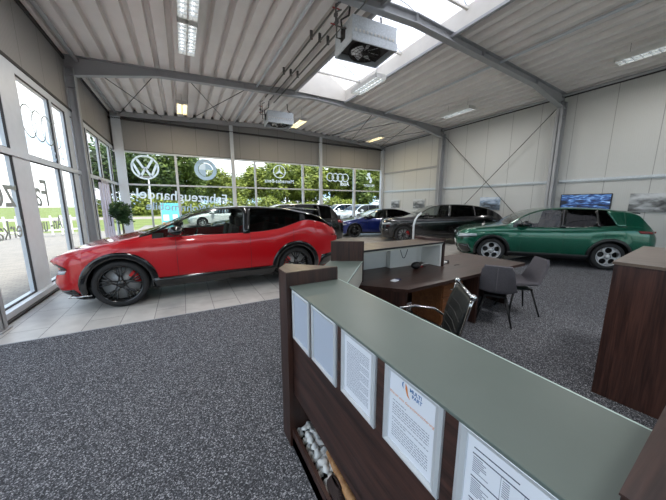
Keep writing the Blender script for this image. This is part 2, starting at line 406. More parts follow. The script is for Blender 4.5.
for i,yc in enumerate((10.1,5.05,0.05)):
    o=beam(yc).build('roof_beam',M['steel'])
    tag(o,['grey steel roof beam spanning the hall at the far end of the skylight','grey steel roof beam crossing just above the near fan heater','grey steel roof beam nearest the counter, overhead'][i],'beam','haunched steel roof beams')
    for s,(a,b) in enumerate(((XL+.02,XL+.22),(XR-.34,XR-.06))):
        o=ibeam_col(a,b,yc,roofz(a)-.28).build('steel_column',M['steel'])
        tag(o,[['grey steel column on the glazed side by the nose of the red car','grey steel column at the left edge of the picture beside the window sill','grey steel column on the glazed side, out past the counter'],['grey steel column against the white wall behind the black car','grey steel column on the white wall left of the screen','grey steel column on the white wall nearest the wooden cabinet']][s][i],'column','steel wall columns')
# end frame: slimmer wall posts and rafter at the back wall
yb=YB-.12
mb=MB(); xs=[XL+.1,RX,XR-.1]
t=[(x,roofz(x)-.01) for x in xs]; mb.extr(t+[(x,z-.2) for x,z in t[::-1]],'y',yb-.07,yb+.07)
tag(mb.build('roof_beam',M['steel']),'slim grey end beam along the top of the far glazed wall','beam','slim beam of the far wall')
labs=['grey post in the far left corner beside the potted tree','grey post on the far glazed wall, right of the round blue quadrant emblem','grey post on the far glazed wall, left of the four rings','grey post in the far right corner where glazing meets white wall']
for i,x in enumerate((XL+.1,2.32,7.28,XR-.24)):
    mb=MB(); w=.32 if i==0 else (.16 if i<3 else .18)
    mb.box((x,yb-.08,0),(x+w,yb+.08,roofz(x)-.2)); mb.box((x-.02,yb-.1,0),(x+w+.02,yb+.08,.02))
    tag(mb.build('wall_post',M['steel_l']),labs[i],'post')
# purlins / eaves pipes and cable trays running along y
for i,(x,z,r,lab) in enumerate(((XL+.3,5.36,.05,'grey eaves tube above the left glazing'),(XR-.3,5.36,.045,'grey eaves tube above the white wall'))):
    mb=MB(); mb.tube([(x,YS,z),(x,YB-.2,z)],r,8); tag(mb.build('eaves_tube',M['steel']),lab,'tube')
for i,(x,lab) in enumerate(((2.55,'long pale conduit along the left roof slope'),(8.1,'long pale conduit along the right roof slope'))):
    mb=MB(); z=roofz(x)-.06; mb.tube([(x,YS,z),(x,YB-.3,z)],.035,6); tag(mb.build('roof_conduit',M['steel_l']),lab,'conduit')
gz=5.53
for i,x in enumerate((2.98,3.2,3.42)):
    mb=MB(); mb.tube([(x,YS,gz),(x,10.6+.2*i,gz)],.022,6)
    for y in (1.,3.,6.5,8.5): mb.box((x-.03,y-.02,gz-.03),(x+.03,y+.02,gz+.16))
    tag(mb.build('heating_pipe',M['pipe']),['dark heating pipe farthest from the skylight','middle dark heating pipe of three beside the skylight','dark heating pipe closest to the skylight edge'][i],'pipe','heating pipes under the roof')

# roof wind bracing rods
def rod(a,b,lab,name='bracing_rod',r=.012,cat='rod',grp='bracing rods'):
    mb=MB(); mb.tube([a,b],r,6); return tag(mb.build(name,M['darkmetal']),lab,cat,grp)
def rr(a,b,lab):
    pa=(a[0],a[1],roofz(a[0])-.10); pb=(b[0],b[1],roofz(b[0])-.10); rod(pa,pb,lab)
rr((-2.0,10.2),(-.5,14.85),'thin roof rod beside the left wall, from the column beam toward the lit ceiling light')
rr((-.4,10.2),(-2.0,14.85),'thin roof rod beside the left wall, crossing toward the far left corner')
rr((.45,10.2),(2.25,14.85),'thin roof rod between lit ceiling light and far fan heater, leaning right')
rr((2.3,10.2),(.6,14.85),'thin roof rod between lit ceiling light and far fan heater, crossing leftward')
rr((7.6,10.2),(9.4,14.85),'thin roof rod right of the skylight end, running to the far wall')
rr((9.4,10.2),(7.6,14.85),'thin roof rod right of the skylight end, crossing leftward')
rr((9.9,10.2),(11.7,14.85),'thin roof rod nearest the white wall, toward the far right corner')
rr((11.5,10.2),(9.9,14.85),'thin roof rod nearest the white wall, crossing from the right column')
xw=XR-.22
rod((xw,5.2,5.0),(xw,9.9,.25),'thin wall rod slanting down from the near right column')
rod((xw+.03,9.9,5.0),(xw+.03,5.2,.25),'thin wall rod slanting down from the far right column')

# right wall
mb=MB(); mb.box((XR,YS-.3,-.1),(XR+.15,YB+.3,5.75)); struct('wall_right',mb,M['wall_w'])
mb=MB(); mb.box((XR-.02,YS,5.36),(XR,YB,5.42)); struct('trim_4',mb,M['seal'])
for i,(y0,y1) in enumerate(((YS,4.9),(5.2,9.95),(10.25,14.9))):
    mb=MB(); mb.box((XR-.07,y0,2.46),(XR-.001,y1,2.53)); mb.box((XR-.02,y0,2.43),(XR-.001,y1,2.46)); tag(mb.build('cable_duct',M['galv']),['pale cable duct on the white wall above the screen','pale cable duct on the white wall behind the crossed rods','pale cable duct on the white wall near the far corner'][i],'duct','cable ducts on the white wall')
mb=MB(); mb.box((XR-.06,10.25,3.62),(XR-.001,14.9,3.7)); tag(mb.build('cable_duct',M['steel']),'grey upper duct high on the white wall by the far corner','duct')
mb=MB(); mb.box((XR-.10,YS,.34),(XR-.001,14.9,.44),bev=.008); struct('trim_5',mb,M['galv'])
mb=MB(); mb.box((XR-.015,YS,0),(XR-.001,14.9,.1)); struct('baseboard_right',mb,M['steel'])
# south wall (behind the viewer), unseen glazing added to let in fill light, solid top
mb=MB(); mb.box((XL-.15,YS-.15,3.2),(XR+.15,YS,6.0)); struct('wall_south',mb,M['wall_b'])
mb=MB(); mb.box((XL-.15,YS-.15,0),(XR+.15,YS,.12))
for i in range(7): mb.box((XL+2.42*i-.05,YS-.1,0),(XL+2.42*i+.05,YS,3.3))
struct('wall_south_frame',mb,M['steel_l'])
mb=MB(); mb.box((XL,YS-.06,.12),(XR,YS-.05,3.2)); struct('window_7_added',mb,M['glass'])

# left glazed wall
ZT,ZH=2.5,3.92
mb=MB(); mb.box((XL-.16,YS-.3,ZH+.16),(XL+.02,YB+.2,5.75)); struct('wall_left',mb,M['wall_l'])
mb=MB(); mb.box((XL+.02,YS,5.34),(XL+.06,YB,5.42)); mb.box((XL+.02,YS,ZH+.14),(XL+.05,YB,ZH+.2)); struct('trim_6',mb,M['seal'])
def glazing(name,x,y0,y1,mull,mw,z0=.12,inner=.035):
    w=empty(name,kind='structure')
    mb=MB()
    mb.box((x-.10,y0,0),(x+.12,y1,z0)); mb.box((x-.1,y0,ZH),(x+inner,y1,ZH+.16))
    mb.box((x-.06,y0,ZT-.05),(x+.06,y1,ZT+.05))
    for (a,b) in mull: mb.box((x-.06,a,z0),(x+inner,b,ZH))
    mb.build('window_frame',M['steel_l'],w)
    ys=[y0]+[v for p in mull for v in p]+[y1]
    for i in range(0,len(ys),2):
        if ys[i+1]-ys[i]<.05: continue
        for (a,b) in ((z0,ZT-.05),(ZT+.05,ZH)):
            g=MB(); g.grid([[(x,ys[i],a),(x,ys[i+1],a)],[(x,ys[i],b),(x,ys[i+1],b)]],smooth=False); g.build('glass_pane',M['glass'],w,fix=False)
            g=MB(); t=.018
            g.box((x+.0,ys[i],a),(x+.03,ys[i]+t,b)); g.box((x,ys[i+1]-t,a),(x+.03,ys[i+1],b)); g.box((x,ys[i],a),(x+.03,ys[i+1],a+t)); g.box((x,ys[i],b-t),(x+.03,ys[i+1],b))
            g.build('glazing_gasket',M['seal'],w)
    return w
glazing('window_1',XL,YS,5.05,[(-2.7,-2.4),(-.05,.15),(2.4,2.7)],.3)
glazing('window_2',XL,5.05,10.1,[(5.05,5.1),(6.62,7.22),(8.62,8.74),(9.55,9.9)],.3)
glazing('window_3',XL,10.1,YB,[(10.1,10.25),(11.2,11.3),(12.6,12.72),(14.3,14.4)],.3)
mb=MB(); mb.box((XL+.12,YS,0),(XL+.17,YB-.3,.03)); struct('baseboard_left',mb,M['seal'])
# door leaf in the third left bay
dr=empty('door_1',kind='structure')
mb=MB()
for a in (11.35,11.72,12.02,12.4): mb.box((XL+.13,a,.12),(XL+.19,a+.13,2.42))
mb.box((XL+.13,11.35,2.34),(XL+.19,12.53,2.44)); mb.box((XL+.13,11.35,.02),(XL+.19,12.53,.16)); mb.build('door_frame',pbr('door_white_lilac',(205,200,214),.4),dr)
mb=MB(); mb.tube([(XL+.24,11.78,.9),(XL+.24,11.78,1.3)],.014,8); mb.box((XL+.19,11.77,.93),(XL+.24,11.79,.95)); mb.box((XL+.19,11.77,1.25),(XL+.24,11.79,1.27)); mb.build('door_handle',M['blackm'],dr)

# back glazed wall
BT,BH=2.5,3.86
mb=MB(); mb.box((XL-.16,YB,BH+.08),(XR+.15,YB+.15,5.95)); struct('wall_back',mb,M['wall_b'])
mb=MB(); mb.box((XL,YB-.05,BH+.02),(XR,YB-.001,BH+.09)); mb.box((XL,YB-.2,5.16),(XR,YB-.02,5.2)); struct('trim_7',mb,M['seal'])
def bglaz(name,x0,x1,mull):
    w=empty(name,kind='structure'); mb=MB(); y=YB
    mb.box((x0,y-.08,0),(x1,y+.1,.12)); mb.box((x0,y-.08,BH),(x1,y+.1,BH+.06)); mb.box((x0,y-.06,BT-.035),(x1,y+.06,BT+.035))
    for a,b in mull: mb.box((a,y-.09,.12),(b,y+.06,BH))
    mb.build('window_frame',M['steel_l'],w)
    xs=[x0]+[v for p in mull for v in p]+[x1]
    for i in range(0,len(xs),2):
        for a,b in ((.12,BT-.035),(BT+.035,BH)):
            g=MB(); g.grid([[(xs[i],y,a),(xs[i+1],y,a)],[(xs[i],y,b),(xs[i+1],y,b)]],smooth=False); g.build('glass_pane',M['glass'],w,fix=False)
bglaz('window_4',XL,2.32,[(-.17,-.07)])
bglaz('window_5',2.48,7.28,[(3.48,3.56),(6.2,6.3)])
bglaz('window_6',7.44,XR,[(9.74,9.88)])

# ---------------------------------------------------------------- lettering
def text_mb(body,size,place,mirror=False,extr=.002,align='CENTER',shear=0,bold=0):
    cu=bpy.data.curves.new('lettering','FONT'); cu.body=body; cu.size=size; cu.extrude=extr; cu.align_x=align; cu.shear=shear; cu.offset=bold
    cu.resolution_u=3
    o=bpy.data.objects.new('lettering',cu); COL.objects.link(o)
    dg=bpy.context.evaluated_depsgraph_get(); dg.update()
    me=bpy.data.meshes.new_from_object(o.evaluated_get(dg))
    mb=MB(); mb.add([place(Vector((-v.co.x if mirror else v.co.x,v.co.y,v.co.z))) for v in me.vertices],[tuple(p.vertices) for p in me.polygons])
    bpy.data.objects.remove(o); bpy.data.meshes.remove(me); return mb
def ring(c,r0,r1,n=40,pl=None,th=.004):
    mb=MB(); V=[];F=[]
    for k in range(n):
        a=2*PI*k/n
        for r in (r0,r1):
            for t in (0,th): V.append(pl(Vector((c[0]+math.cos(a)*r,c[1]+math.sin(a)*r,t))))
    for k in range(n):
        a=4*k; b=4*((k+1)%n)
        F+= [(a,a+2,b+2,b),(a+1,b+1,b+3,a+3),(a,b,b+1,a+1),(a+2,a+3,b+3,b+2)]
    return mb.add(V,F)
def poly2(pts,pl,th=.004,mb=None):
    mb=mb or MB(); n=len(pts); V=[pl(Vector((x,y,0))) for x,y in pts]+[pl(Vector((x,y,th))) for x,y in pts]
    return mb.add(V,[tuple(range(n-1,-1,-1)),tuple(range(n,2*n))]+[(i,(i+1)%n,n+(i+1)%n,n+i) for i in range(n)])
def merge(a,b,m=0):
    return a.add(b.v,b.f,m)
def bpl(cx,cz): # plane of the back glass, seen from the room
    return lambda v: Vector((cx+v.x,YB-.012-v.z,cz+v.y))
def seg(a,b,w):
    ax,ay=a;bx,by=b; L=math.hypot(bx-ax,by-ay); nx,ny=-(by-ay)/L*w/2,(bx-ax)/L*w/2
    return [(ax+nx,ay+ny),(ax-nx,ay-ny),(bx-nx,by-ny),(bx+nx,by+ny)]
# round emblem with V over W
p=bpl(-1.33,3.26); r=.53
mb=ring((0,0),r*.86,r,48,p)
for a,b in (((-.30,.36),(-.07,-.03)),((.30,.36),(.07,-.03)),((-.07,-.03),(.07,-.03)) ,
            ((-.44,.16),(-.2,-.40)),((-.2,-.40),(-.02,-.08)),((-.02,-.08),(.02,-.08)),((.02,-.08),(.2,-.40)),((.2,-.40),(.44,.16)),((-.155,.40),(0,.06)),((.155,.40),(0,.06))):
    if a in((-.155,.40),(.155,.40)): continue
    poly2(seg(a,b,.095),p,mb=mb)
tag(mb.build('window_emblem',M['decal']),'round white V over W emblem on the far window','emblem')
# round quartered emblem
p=bpl(1.13,3.30); r=.50
mb=ring((0,0),r*.66,r,48,p)
for q in (0,PI):
    pts=[(0,0)]+[(math.cos(q+PI/2*k/10)*r*.62,math.sin(q+PI/2*k/10)*r*.62) for k in range(11)]
    poly2(pts,p,mb=mb)
o=mb.build('window_emblem',M['decal_g']); tag(o,'round pale quartered emblem on the far window beside the roof of the red car','emblem')
mb=MB()
for q in (PI/2,):
    pts=[(0,0)]+[(math.cos(q+PI/2*k/10)*r*.62,math.sin(q+PI/2*k/10)*r*.62) for k in range(11)]
    poly2(pts,p,mb=mb)
for ch,an in (('B',125),('M',90),('W',55)):
    a=math.radians(an); cxx,cyy=-math.cos(a)*r*.83*-1,math.sin(a)*r*.83
    tm=text_mb(ch,.17,lambda v,cxx=cxx,cyy=cyy,a=a:p(Vector((-cxx+v.x,cyy-.06+v.y,.006+v.z))),mirror=True); merge(mb,tm)
mb.build('emblem_highlight',M['decal'],o)
# three pointed star
p=bpl(4.86,3.42); r=.36
mb=ring((0,0),r*.86,r,40,p)
for an in (90,210,330):
    a=math.radians(an); pts=[(math.cos(a)*r*.9,math.sin(a)*r*.9),(math.cos(a+1.05)*.065,math.sin(a+1.05)*.065),(0,0),(math.cos(a-1.05)*.065,math.sin(a-1.05)*.065)]; poly2(pts,p,mb=mb)
tag(mb.build('window_emblem',M['decal']),'white three-pointed star in a ring on the far window','emblem')
tag(text_mb('Mercedes-Benz',.27,bpl(4.86,2.82),True,bold=.004).build('window_lettering',M['decal']),'mirrored white lettering under the three-pointed star','lettering')
p=bpl(8.6,3.28); mb=MB()
for k in range(4): merge(mb,ring((-.54+.36*k,0),.2,.26,32,p))
tag(mb.build('window_emblem',M['decal']),'four interlinked white rings on the far window','emblem')
tag(text_mb('Audi',.34,bpl(9.1,2.80),True,bold=.012).build('window_lettering',M['decal']),'mirrored white word under the four rings','lettering')
p=bpl(11.05,3.35); mb=MB()
poly2([(-.22,.30),(-.05,.36),(.05,.28),(.0,.12),(.14,.0),(.2,-.2),(.08,-.34),(-.05,-.28),(.02,-.1),(-.1,.0),(-.12,.1),(-.24,.14)],p,mb=mb)
poly2([(-.3,.0),(-.2,.04),(-.12,-.08),(-.2,-.14)],p,mb=mb)
tag(mb.build('window_emblem',M['decal']),'white upright lion shaped emblem on the last far window pane','emblem')
tag(text_mb('PEUGEOT',.2,bpl(11.0,2.80),True,bold=.004).build('window_lettering',M['decal']),'mirrored small white word on the last far window pane','lettering')
# long mirrored lettering
def bplr(cx,cz,rot=-.06):
    c,s=math.cos(rot),math.sin(rot); return lambda v: Vector((cx+v.x*c-v.y*s,YB-.012-v.z,cz+v.x*s+v.y*c))
tag(text_mb('Fahrzeughandel',.62,bplr(.12,1.80),True,bold=.008).build('window_lettering',M['decal']),'long mirrored white lettering across the lower far window, upper line','lettering')
tag(text_mb('und Wohnmobile',.5,bplr(.3,1.3),True,bold=.006).build('window_lettering',M['decal_g']),'long mirrored pale lettering across the lower far window, second line','lettering')
def lpl(cy,cz): # left glass seen from the room
    return lambda v: Vector((XL+.012+v.z,cy+v.x,cz+v.y))
p=lpl(8.15,3.2); mb=MB()
for k in range(4): merge(mb,ring((-.63+.42*k,0),.275,.30,36,p))
tag(mb.build('window_emblem',M['decal_backlit']),'outline of four rings on the upper left window','emblem')
tag(text_mb('Audi',.4,lpl(8.75,2.62),True).build('window_lettering',M['decal_g']),'mirrored pale word under the rings on the left window','lettering')
tag(text_mb('Fahrzeug',.75,lpl(6.5,1.62),True,bold=.004).build('window_lettering',M['decal_backlit']),'large mirrored backlit-dark lettering on the lower left window','lettering')
tag(text_mb('An- und Verkauf',.42,lpl(6.9,1.12),True).build('window_lettering',M['decal_backlit']),'smaller mirrored backlit-dark lettering low on the left window','lettering')

# ---------------------------------------------------------------- wall pictures and screen
def pict(name,y0,y1,z0,z1,mat,lab,cat,fr=M['white'],b=.0):
    t=empty(name,(XR-.001,(y0+y1)/2,z0),0,lab,cat); w=(y1-y0)/2
    mb=MB(); mb.box((-.04,-w,0),(0,w,z1-z0)); mb.build('backing_frame',fr,t)
    mb=MB(); mb.box((-.045,-w+b,b),(-.0402,w-b,z1-z0-b)); mb.build('printed_picture' if name!='wall_screen' else 'display',mat,t)
pict('wall_screen',3.42,4.78,1.5,2.02,M['pic_blue'],'wide black-rimmed screen showing cars on the white wall behind the green car','screen',M['tv'],.025)
pict('wall_picture',1.2,3.02,1.46,2.0,M['pic_grey'],'wide grey photo print of cars on the white wall right of the screen','picture')
pict('wall_picture',6.93,7.86,1.42,1.98,M['pic_sky'],'small blue-grey photo print behind the crossed rods','picture')
pict('wall_picture',11.15,12.05,1.42,1.95,M['pic_grey'],'grey photo print above the bonnet of the black car','picture')
pict('wall_picture',13.2,14.0,1.42,1.93,M['pic_grey'],'grey photo print nearest the far right corner','picture')

# ---------------------------------------------------------------- ceiling equipment
def luminaire(x,yc,z,lab,lit=False,L=1.3,w=.36,first=None,grp='louvred ceiling lights'):
    t=empty('louvred_ceiling_light',(x,yc,z),0,lab,'ceiling light',grp)
    mb=MB(); mb.box((-w/2,-L/2,.05),(w/2,L/2,.09)); mb.box((-w/2,-L/2,-.04),(-w/2+.012,L/2,.06)); mb.box((w/2-.012,-L/2,-.04),(w/2,L/2,.06)); mb.box((-w/2,-L/2,-.04),(w/2,-L/2+.02,.06)); mb.box((-w/2,L/2-.02,-.04),(w/2,L/2,.06)); mb.box((-.015,-L/2,-.03),(.015,L/2,.05)); mb.build('housing',M['white'],t)
    mb=MB(); n=9
    for i in range(1,n): y=-L/2+L*i/n; mb.box((-w/2+.012,y-.004,-.038),(w/2-.012,y+.004,.0))
    for xx in (-w/4,w/4): mb.box((xx-.003,-L/2,-.038),(xx+.003,L/2,.0))
    mb.build('louvre_grid',M['alu'],t)
    for xx in (-w/4,w/4):
        mb=MB(); mb.tube([(xx,-L/2+.05,.025),(xx,L/2-.05,.025)],.018 if not lit else .03,8); mb.build('fluorescent_tube',M['lamp_on'] if lit else M['tube'],t)
    ld=bpy.data.lights.new('tube_light','AREA'); ld.shape='RECTANGLE'; ld.size=w*.7; ld.size_y=L*.85; ld.energy=LAMPW; ld.color=(1,.985,.97) if not lit else (1,.82,.55)
    lo=bpy.data.objects.new('tube_light',ld); COL.objects.link(lo); lo.parent=t; lo.location=(0,0,-.045)
    for yy in (-L/3,L/3):
        mb=MB(); mb.tube([(0,yy,.09),(0,yy,roofz(x)+.02-z)],.004,5); mb.build('suspension_wire',M['pipe'],t)
    return t
luminaire(.37,7.3,5.2,'louvred light on the left roof slope, in front of the roof beam')
luminaire(.37,5.85,5.2,'louvred light on the left roof slope at the upper edge of the picture')
luminaire(.27,12.4,5.22,'lit warm louvred light above the far left window',True)
luminaire(4.88,12.2,5.25,'lit warm louvred light right of the far fan heater',True)
luminaire(9.6,12.7,5.2,'lit louvred light on the far right roof slope',True)
luminaire(9.72,7.6,5.2,'hanging louvred light on the right slope between two beams')
luminaire(9.9,2.5,5.2,'hanging louvred light on the right slope at the right picture edge')
luminaire(5.2,7.3,5.2,'louvred light hanging at the right rim of the skylight')

luminaire(.37,2.6,5.2,'added unseen louvred light on the left roof slope almost above the viewer')  # this lamp and the next are added out of view to brighten the hall
luminaire(.37,-1.5,5.2,'added unseen louvred light on the left roof slope behind the viewer')
def heater(x,y,z,lab,topz):
    t=empty('fan_heater',(x,y,z),math.radians(-4),lab,'fan heater','ceiling fan heaters')
    a,b,h=.5,.37,.42
    mb=MB(); mb.box((-a,-b,.12),(a,b,h)); 
    mb.box((-a-.01,-b-.01,0),(a+.01,-b+.02,.14)); mb.box((-a-.01,b-.02,0),(a+.01,b+.01,.14)); mb.box((-a-.01,-b,0),(-a+.02,b,.14)); mb.box((a-.02,-b,0),(a+.01,b,.14))
    for k in range(11):
        xx=-a+.08+k*(2*a-.16)/10; mb.box((xx-.025,-b-.014,.15),(xx+.015,-b-.01,.2),1)
    mb.build('housing',[M['galv'],M['white']],t)
    mb=MB(); mb.lathe([(.33,.01),(.33,.05),(.30,.12)],28); mb.build('fan_shroud',M['darkmetal'],t)
    fan=MB()
    for k in range(7):
        an=2*PI*k/7; R=Matrix.Rotation(an,3,'Z')@Matrix.Rotation(.5,3,'X')
        V=[R@Vector(p) for p in ((.05,-.035,0),(.28,-.075,0),(.29,.075,0),(.05,.035,0),(.05,-.035,.006),(.28,-.075,.006),(.29,.075,.006),(.05,.035,.006))]
        V=[v+Vector((0,0,.06)) for v in V]; fan.add(V,[(0,1,2,3),(7,6,5,4),(0,4,5,1),(1,5,6,2),(2,6,7,3),(3,7,4,0)])
    fan.build('fan_blades',M['alu'],t)
    mb=MB(); mb.lathe([(0,.02),(.07,.02),(.08,.04),(.08,.10),(0,.11)],16); mb.build('fan_motor',M['blackm'],t)
    mb=MB()
    for r in (.12,.2,.28): mb.tube([(r*math.cos(2*PI*k/24),r*math.sin(2*PI*k/24),.008) for k in range(24)],.004,5,closed=True)
    for k in range(6):
        an=PI*k/6; mb.tube([(-.32*math.cos(an),-.32*math.sin(an),.004),(.32*math.cos(an),.32*math.sin(an),.004)],.004,5)
    mb.build('fan_guard',M['darkmetal'],t)
    mb=MB(); mb.box((-a+.04,-b+.04,.1),(a-.04,b-.04,.12)); mb.build('base_plate',M['darkmetal'],t)
    for s in (-1,1):
        mb=MB(); mb.tube([(s*(a+.02),0,.25),(s*(a+.05),0,.5),(s*(a-.12),0,.62),(s*(a-.14),0,topz-z)],.018,6); mb.box((s*(a+.0)-.02,-.08,.15),(s*(a+.0)+.02,.08,.35)); mb.build('hanger_bracket',M['darkmetal'],t)
    for k,(dx,dy) in enumerate(((-.62,.05),(-.72,-.12))):
        mb=MB(); mb.tube([(-a,dy,.2+.1*k),(dx,dy,.2+.1*k),(dx,dy,topz-z-.12),(dx+.1,dy,topz-z-.06)],.016,6)
        mb.box((dx-.03,dy-.03,.45),(dx+.03,dy+.03,.5)); mb.build('supply_pipe',M['pipe'],t)
    mb=MB(); mb.tube([(-.63,.05,.42),(-.75,.05,.42)],.012,6); mb.tube([(-.63,-.1,.6),(-.78,-.1,.6)],.012,6); mb.build('valve_lever',pbr('valve_red',(150,40,34),.5),t)
    return t
heater(3.52,5.06,4.68,'large galvanised fan heater hanging near the skylight, nearest the viewer',5.45)
heater(3.62,11.1,4.74,'smaller looking galvanised fan heater hanging by the far wall',5.6)

# ---------------------------------------------------------------- reception counter
ZA=1.165
ct=empty('reception_counter',(.55,0.1,0),0,'dark walnut reception counter with frosted glass top and document frames','reception counter')
ox,oy=-.55,-.1
def P(mb,name,mat,par=ct): # geometry given in world coordinates, shifted into the counter's frame
    mb.v=[(x+ox,y+oy,z) for x,y,z in mb.v]; return mb.build(name,mat,par)
mb=MB(); mb.box((.566,.1,.40),(.60,1.57,1.153)); P(mb,'front_panel',M['wood_y'])
mb=MB(); mb.box((.60,.1,.40),(.88,1.57,.42)); mb.box((.86,.1,.0),(.88,1.57,1.15)); P(mb,'carcass',M['wood_y'])
mb=MB(); mb.prism([(.53,1.572),(.528,1.717),(.618,1.834),(.902,1.574)],0,1.25); P(mb,'corner_pillar',M['wood_z'])
mb=MB(); mb.prism([(.532,1.574),(.53,1.716),(.619,1.832),(.900,1.576)],1.25,1.254); P(mb,'pillar_cap',M['wood_top'])
mb=MB(); mb.prism([(.541,-.2),(.541,.087),(1.0,.112),(1.0,-.2)],0,1.25); P(mb,'end_pillar',M['wood_z'])
mb=MB(); mb.prism([(.539,-.2),(.539,.089),(1.0,.114),(1.0,-.2)],1.25,1.254); P(mb,'pillar_cap',M['wood_x'])
mb=MB(); mb.box((.552,.1,ZA-.012),(.908,1.571,ZA),bev=.003); g=P(mb,'glass_top',M['counterglass'])
mb=MB(); mb.box((.905,.115,ZA-.012),(.9105,1.571,ZA+.0006)); mb.v=[(x+ox,y+oy,z) for x,y,z in mb.v]; mb.build('polished_edge_highlight',M['edge_highlight'],g)  # light strip on top of the glass edge stands in for its highlight
# niche with pebbles
mb=MB(); mb.box((.545,.1,.0),(.86,1.57,.085)); P(mb,'plinth_tray',M['darkmetal'])
mb=MB(); mb.box((.545,.1,.0),(.566,1.57,.14)); P(mb,'tray_lip',M['wood_y'])
mb=MB(); mb.box((.80,.1,.085),(.82,1.57,.40)); P(mb,'niche_back',M['wood_y'])
def diag(a,b,w,z0,z1):
    # strip from a to b, w to the left
    d=(Vector(b)-Vector(a)).normalized(); n=Vector((-d.y,d.x))*w
    mb=MB(); mb.prism([a,b,(b[0]+n.x,b[1]+n.y),(a[0]+n.x,a[1]+n.y)],z0,z1); return mb
dl=empty('diagonal_counter',(1.25,2.15,0),0,'lower diagonal link counter with frosted glass top behind the corner pillar','reception counter'); ox,oy=-1.25,-2.15
A0=(.955,1.66); B0=(1.835,2.60)
P(diag(A0,B0,.385,.988,1.0),'glass_top',M['counterglass'],dl)
P(diag((.99,1.70),(1.82,2.585),.02,0.76,.987),'inner_panel',M['creme'],dl)
P(diag(A0,B0,.006,.986,1.0008),'polished_edge_highlight',M['edge_highlight'],dl)
P(diag((.72,1.96),(1.55,2.85),.025,0,.987),'outer_panel',M['wood_z'],dl)
mb=MB(); mb.prism([(1.51,2.80),(1.85,2.60),(1.85,2.97),(1.74,2.97)],0,1.237); P(mb,'corner_pillar',M['wood_z'],dl)
mb=MB(); mb.prism([(1.51,2.80),(1.85,2.60),(1.85,2.97),(1.74,2.97)],1.237,1.24); P(mb,'pillar_cap',M['wood_top'],dl)

# desk with raised shelf
dk=empty('reception_desk',(3.2,2.7,0),0,'large dark walnut desk behind the counter with two grey chairs at its end','desk'); ox,oy=-3.2,-2.7
mb=MB(); mb.prism([(1.66,2.61),(2.12,2.118),(4.78,2.24),(4.74,3.30),(1.9,3.14),(1.84,2.63)],.70,.74); P(mb,'desktop',M['wood_x'],dk)
mb=MB(); mb.prism([(1.68,2.63),(2.115,2.13),(2.14,2.15),(1.70,2.66)],.0,.70); P(mb,'side_panel',M['wood_z'],dk)
mb=MB(); mb.box((4.68,2.44,0),(4.72,3.2,.70)); P(mb,'side_panel',M['wood_z'],dk)
mb=MB(); mb.box((3.50,2.2,0),(3.54,3.0,.70)); P(mb,'side_panel',M['wood_z'],dk)
mb=MB(); mb.box((1.95,3.06,.1),(4.66,3.09,.70)); P(mb,'modesty_panel',M['wood_x'],dk)
sh=empty('counter_shelf',(2.65,2.9,.74),0,'raised open shelf with walnut top and white inside standing on the desk','shelf'); ox,oy=-2.65,-2.9
def P2(mb,name,mat):
    mb.v=[(x+ox,y+oy,z-.74) for x,y,z in mb.v]; return mb.build(name,mat,sh)
mb=MB(); mb.prism([(1.86,2.63),(3.40,2.715),(3.38,3.13),(1.86,3.12)],1.10,1.122); P2(mb,'top_board',M['wood_top'])
mb=MB(); mb.prism([(1.858,2.625),(3.402,2.710),(3.402,2.715),(1.858,2.63)],1.098,1.122); P2(mb,'top_edge',M['blackm'])
mb=MB(); mb.prism([(1.87,2.64),(3.385,2.725),(3.37,3.12),(1.87,3.1)],1.078,1.0975); P2(mb,'underside_board',M['creme'])
mb=MB(); mb.box((1.87,3.095,.742),(3.36,3.115,1.078)); P2(mb,'back_board',M['white'])
mb=MB(); mb.prism([(3.355,2.74),(3.385,2.74),(3.37,3.1),(3.34,3.1)],.742,1.078); P2(mb,'side_board',M['white'])
mb=MB(); mb.box((1.87,2.66,.742),(1.89,3.09,1.078)); P2(mb,'side_board',M['creme'])
mb=MB(); mb.prism([(3.40,2.72),(3.43,2.72),(3.45,3.2),(3.36,3.2),(3.385,3.12)],.742,1.16); P2(mb,'end_block',M['wood_z'])
mb=MB(); mb.prism([(3.29,2.98),(3.40,2.76),(3.44,2.72),(3.46,3.22),(3.3,3.22)],1.123,1.16); P2(mb,'end_cap',M['wood_z'])

# pedestals
def pedestal(x0,y0,lab):
    t=empty('drawer_pedestal',(x0,y0,0),0,lab,'drawer unit')
    w,d,h=.42,.56,.60
    mb=MB(); mb.box((0,.02,.04),(w,d,h)); mb.box((.02,.03,0),(w-.02,d-.02,.04)); mb.build('body',M['oak'],t)
    for i,(a,b) in enumerate(((.05,.22),(.23,.40),(.41,.58))):
        m=MB(); m.box((.008,0,a),(w-.008,.02,b),bev=.003); q=m.build('drawer',M['oak'],t)
        m=MB(); z=(a+b)/2+.03; m.tube([(w*.3,0,z),(w*.3,-.022,z),(w*.7,-.022,z),(w*.7,0,z)],.006,6); m.build('handle',M['chrome'],q)
    return t
pedestal(3.0,2.36,'warm oak drawer pedestal under the desk behind the black chair')
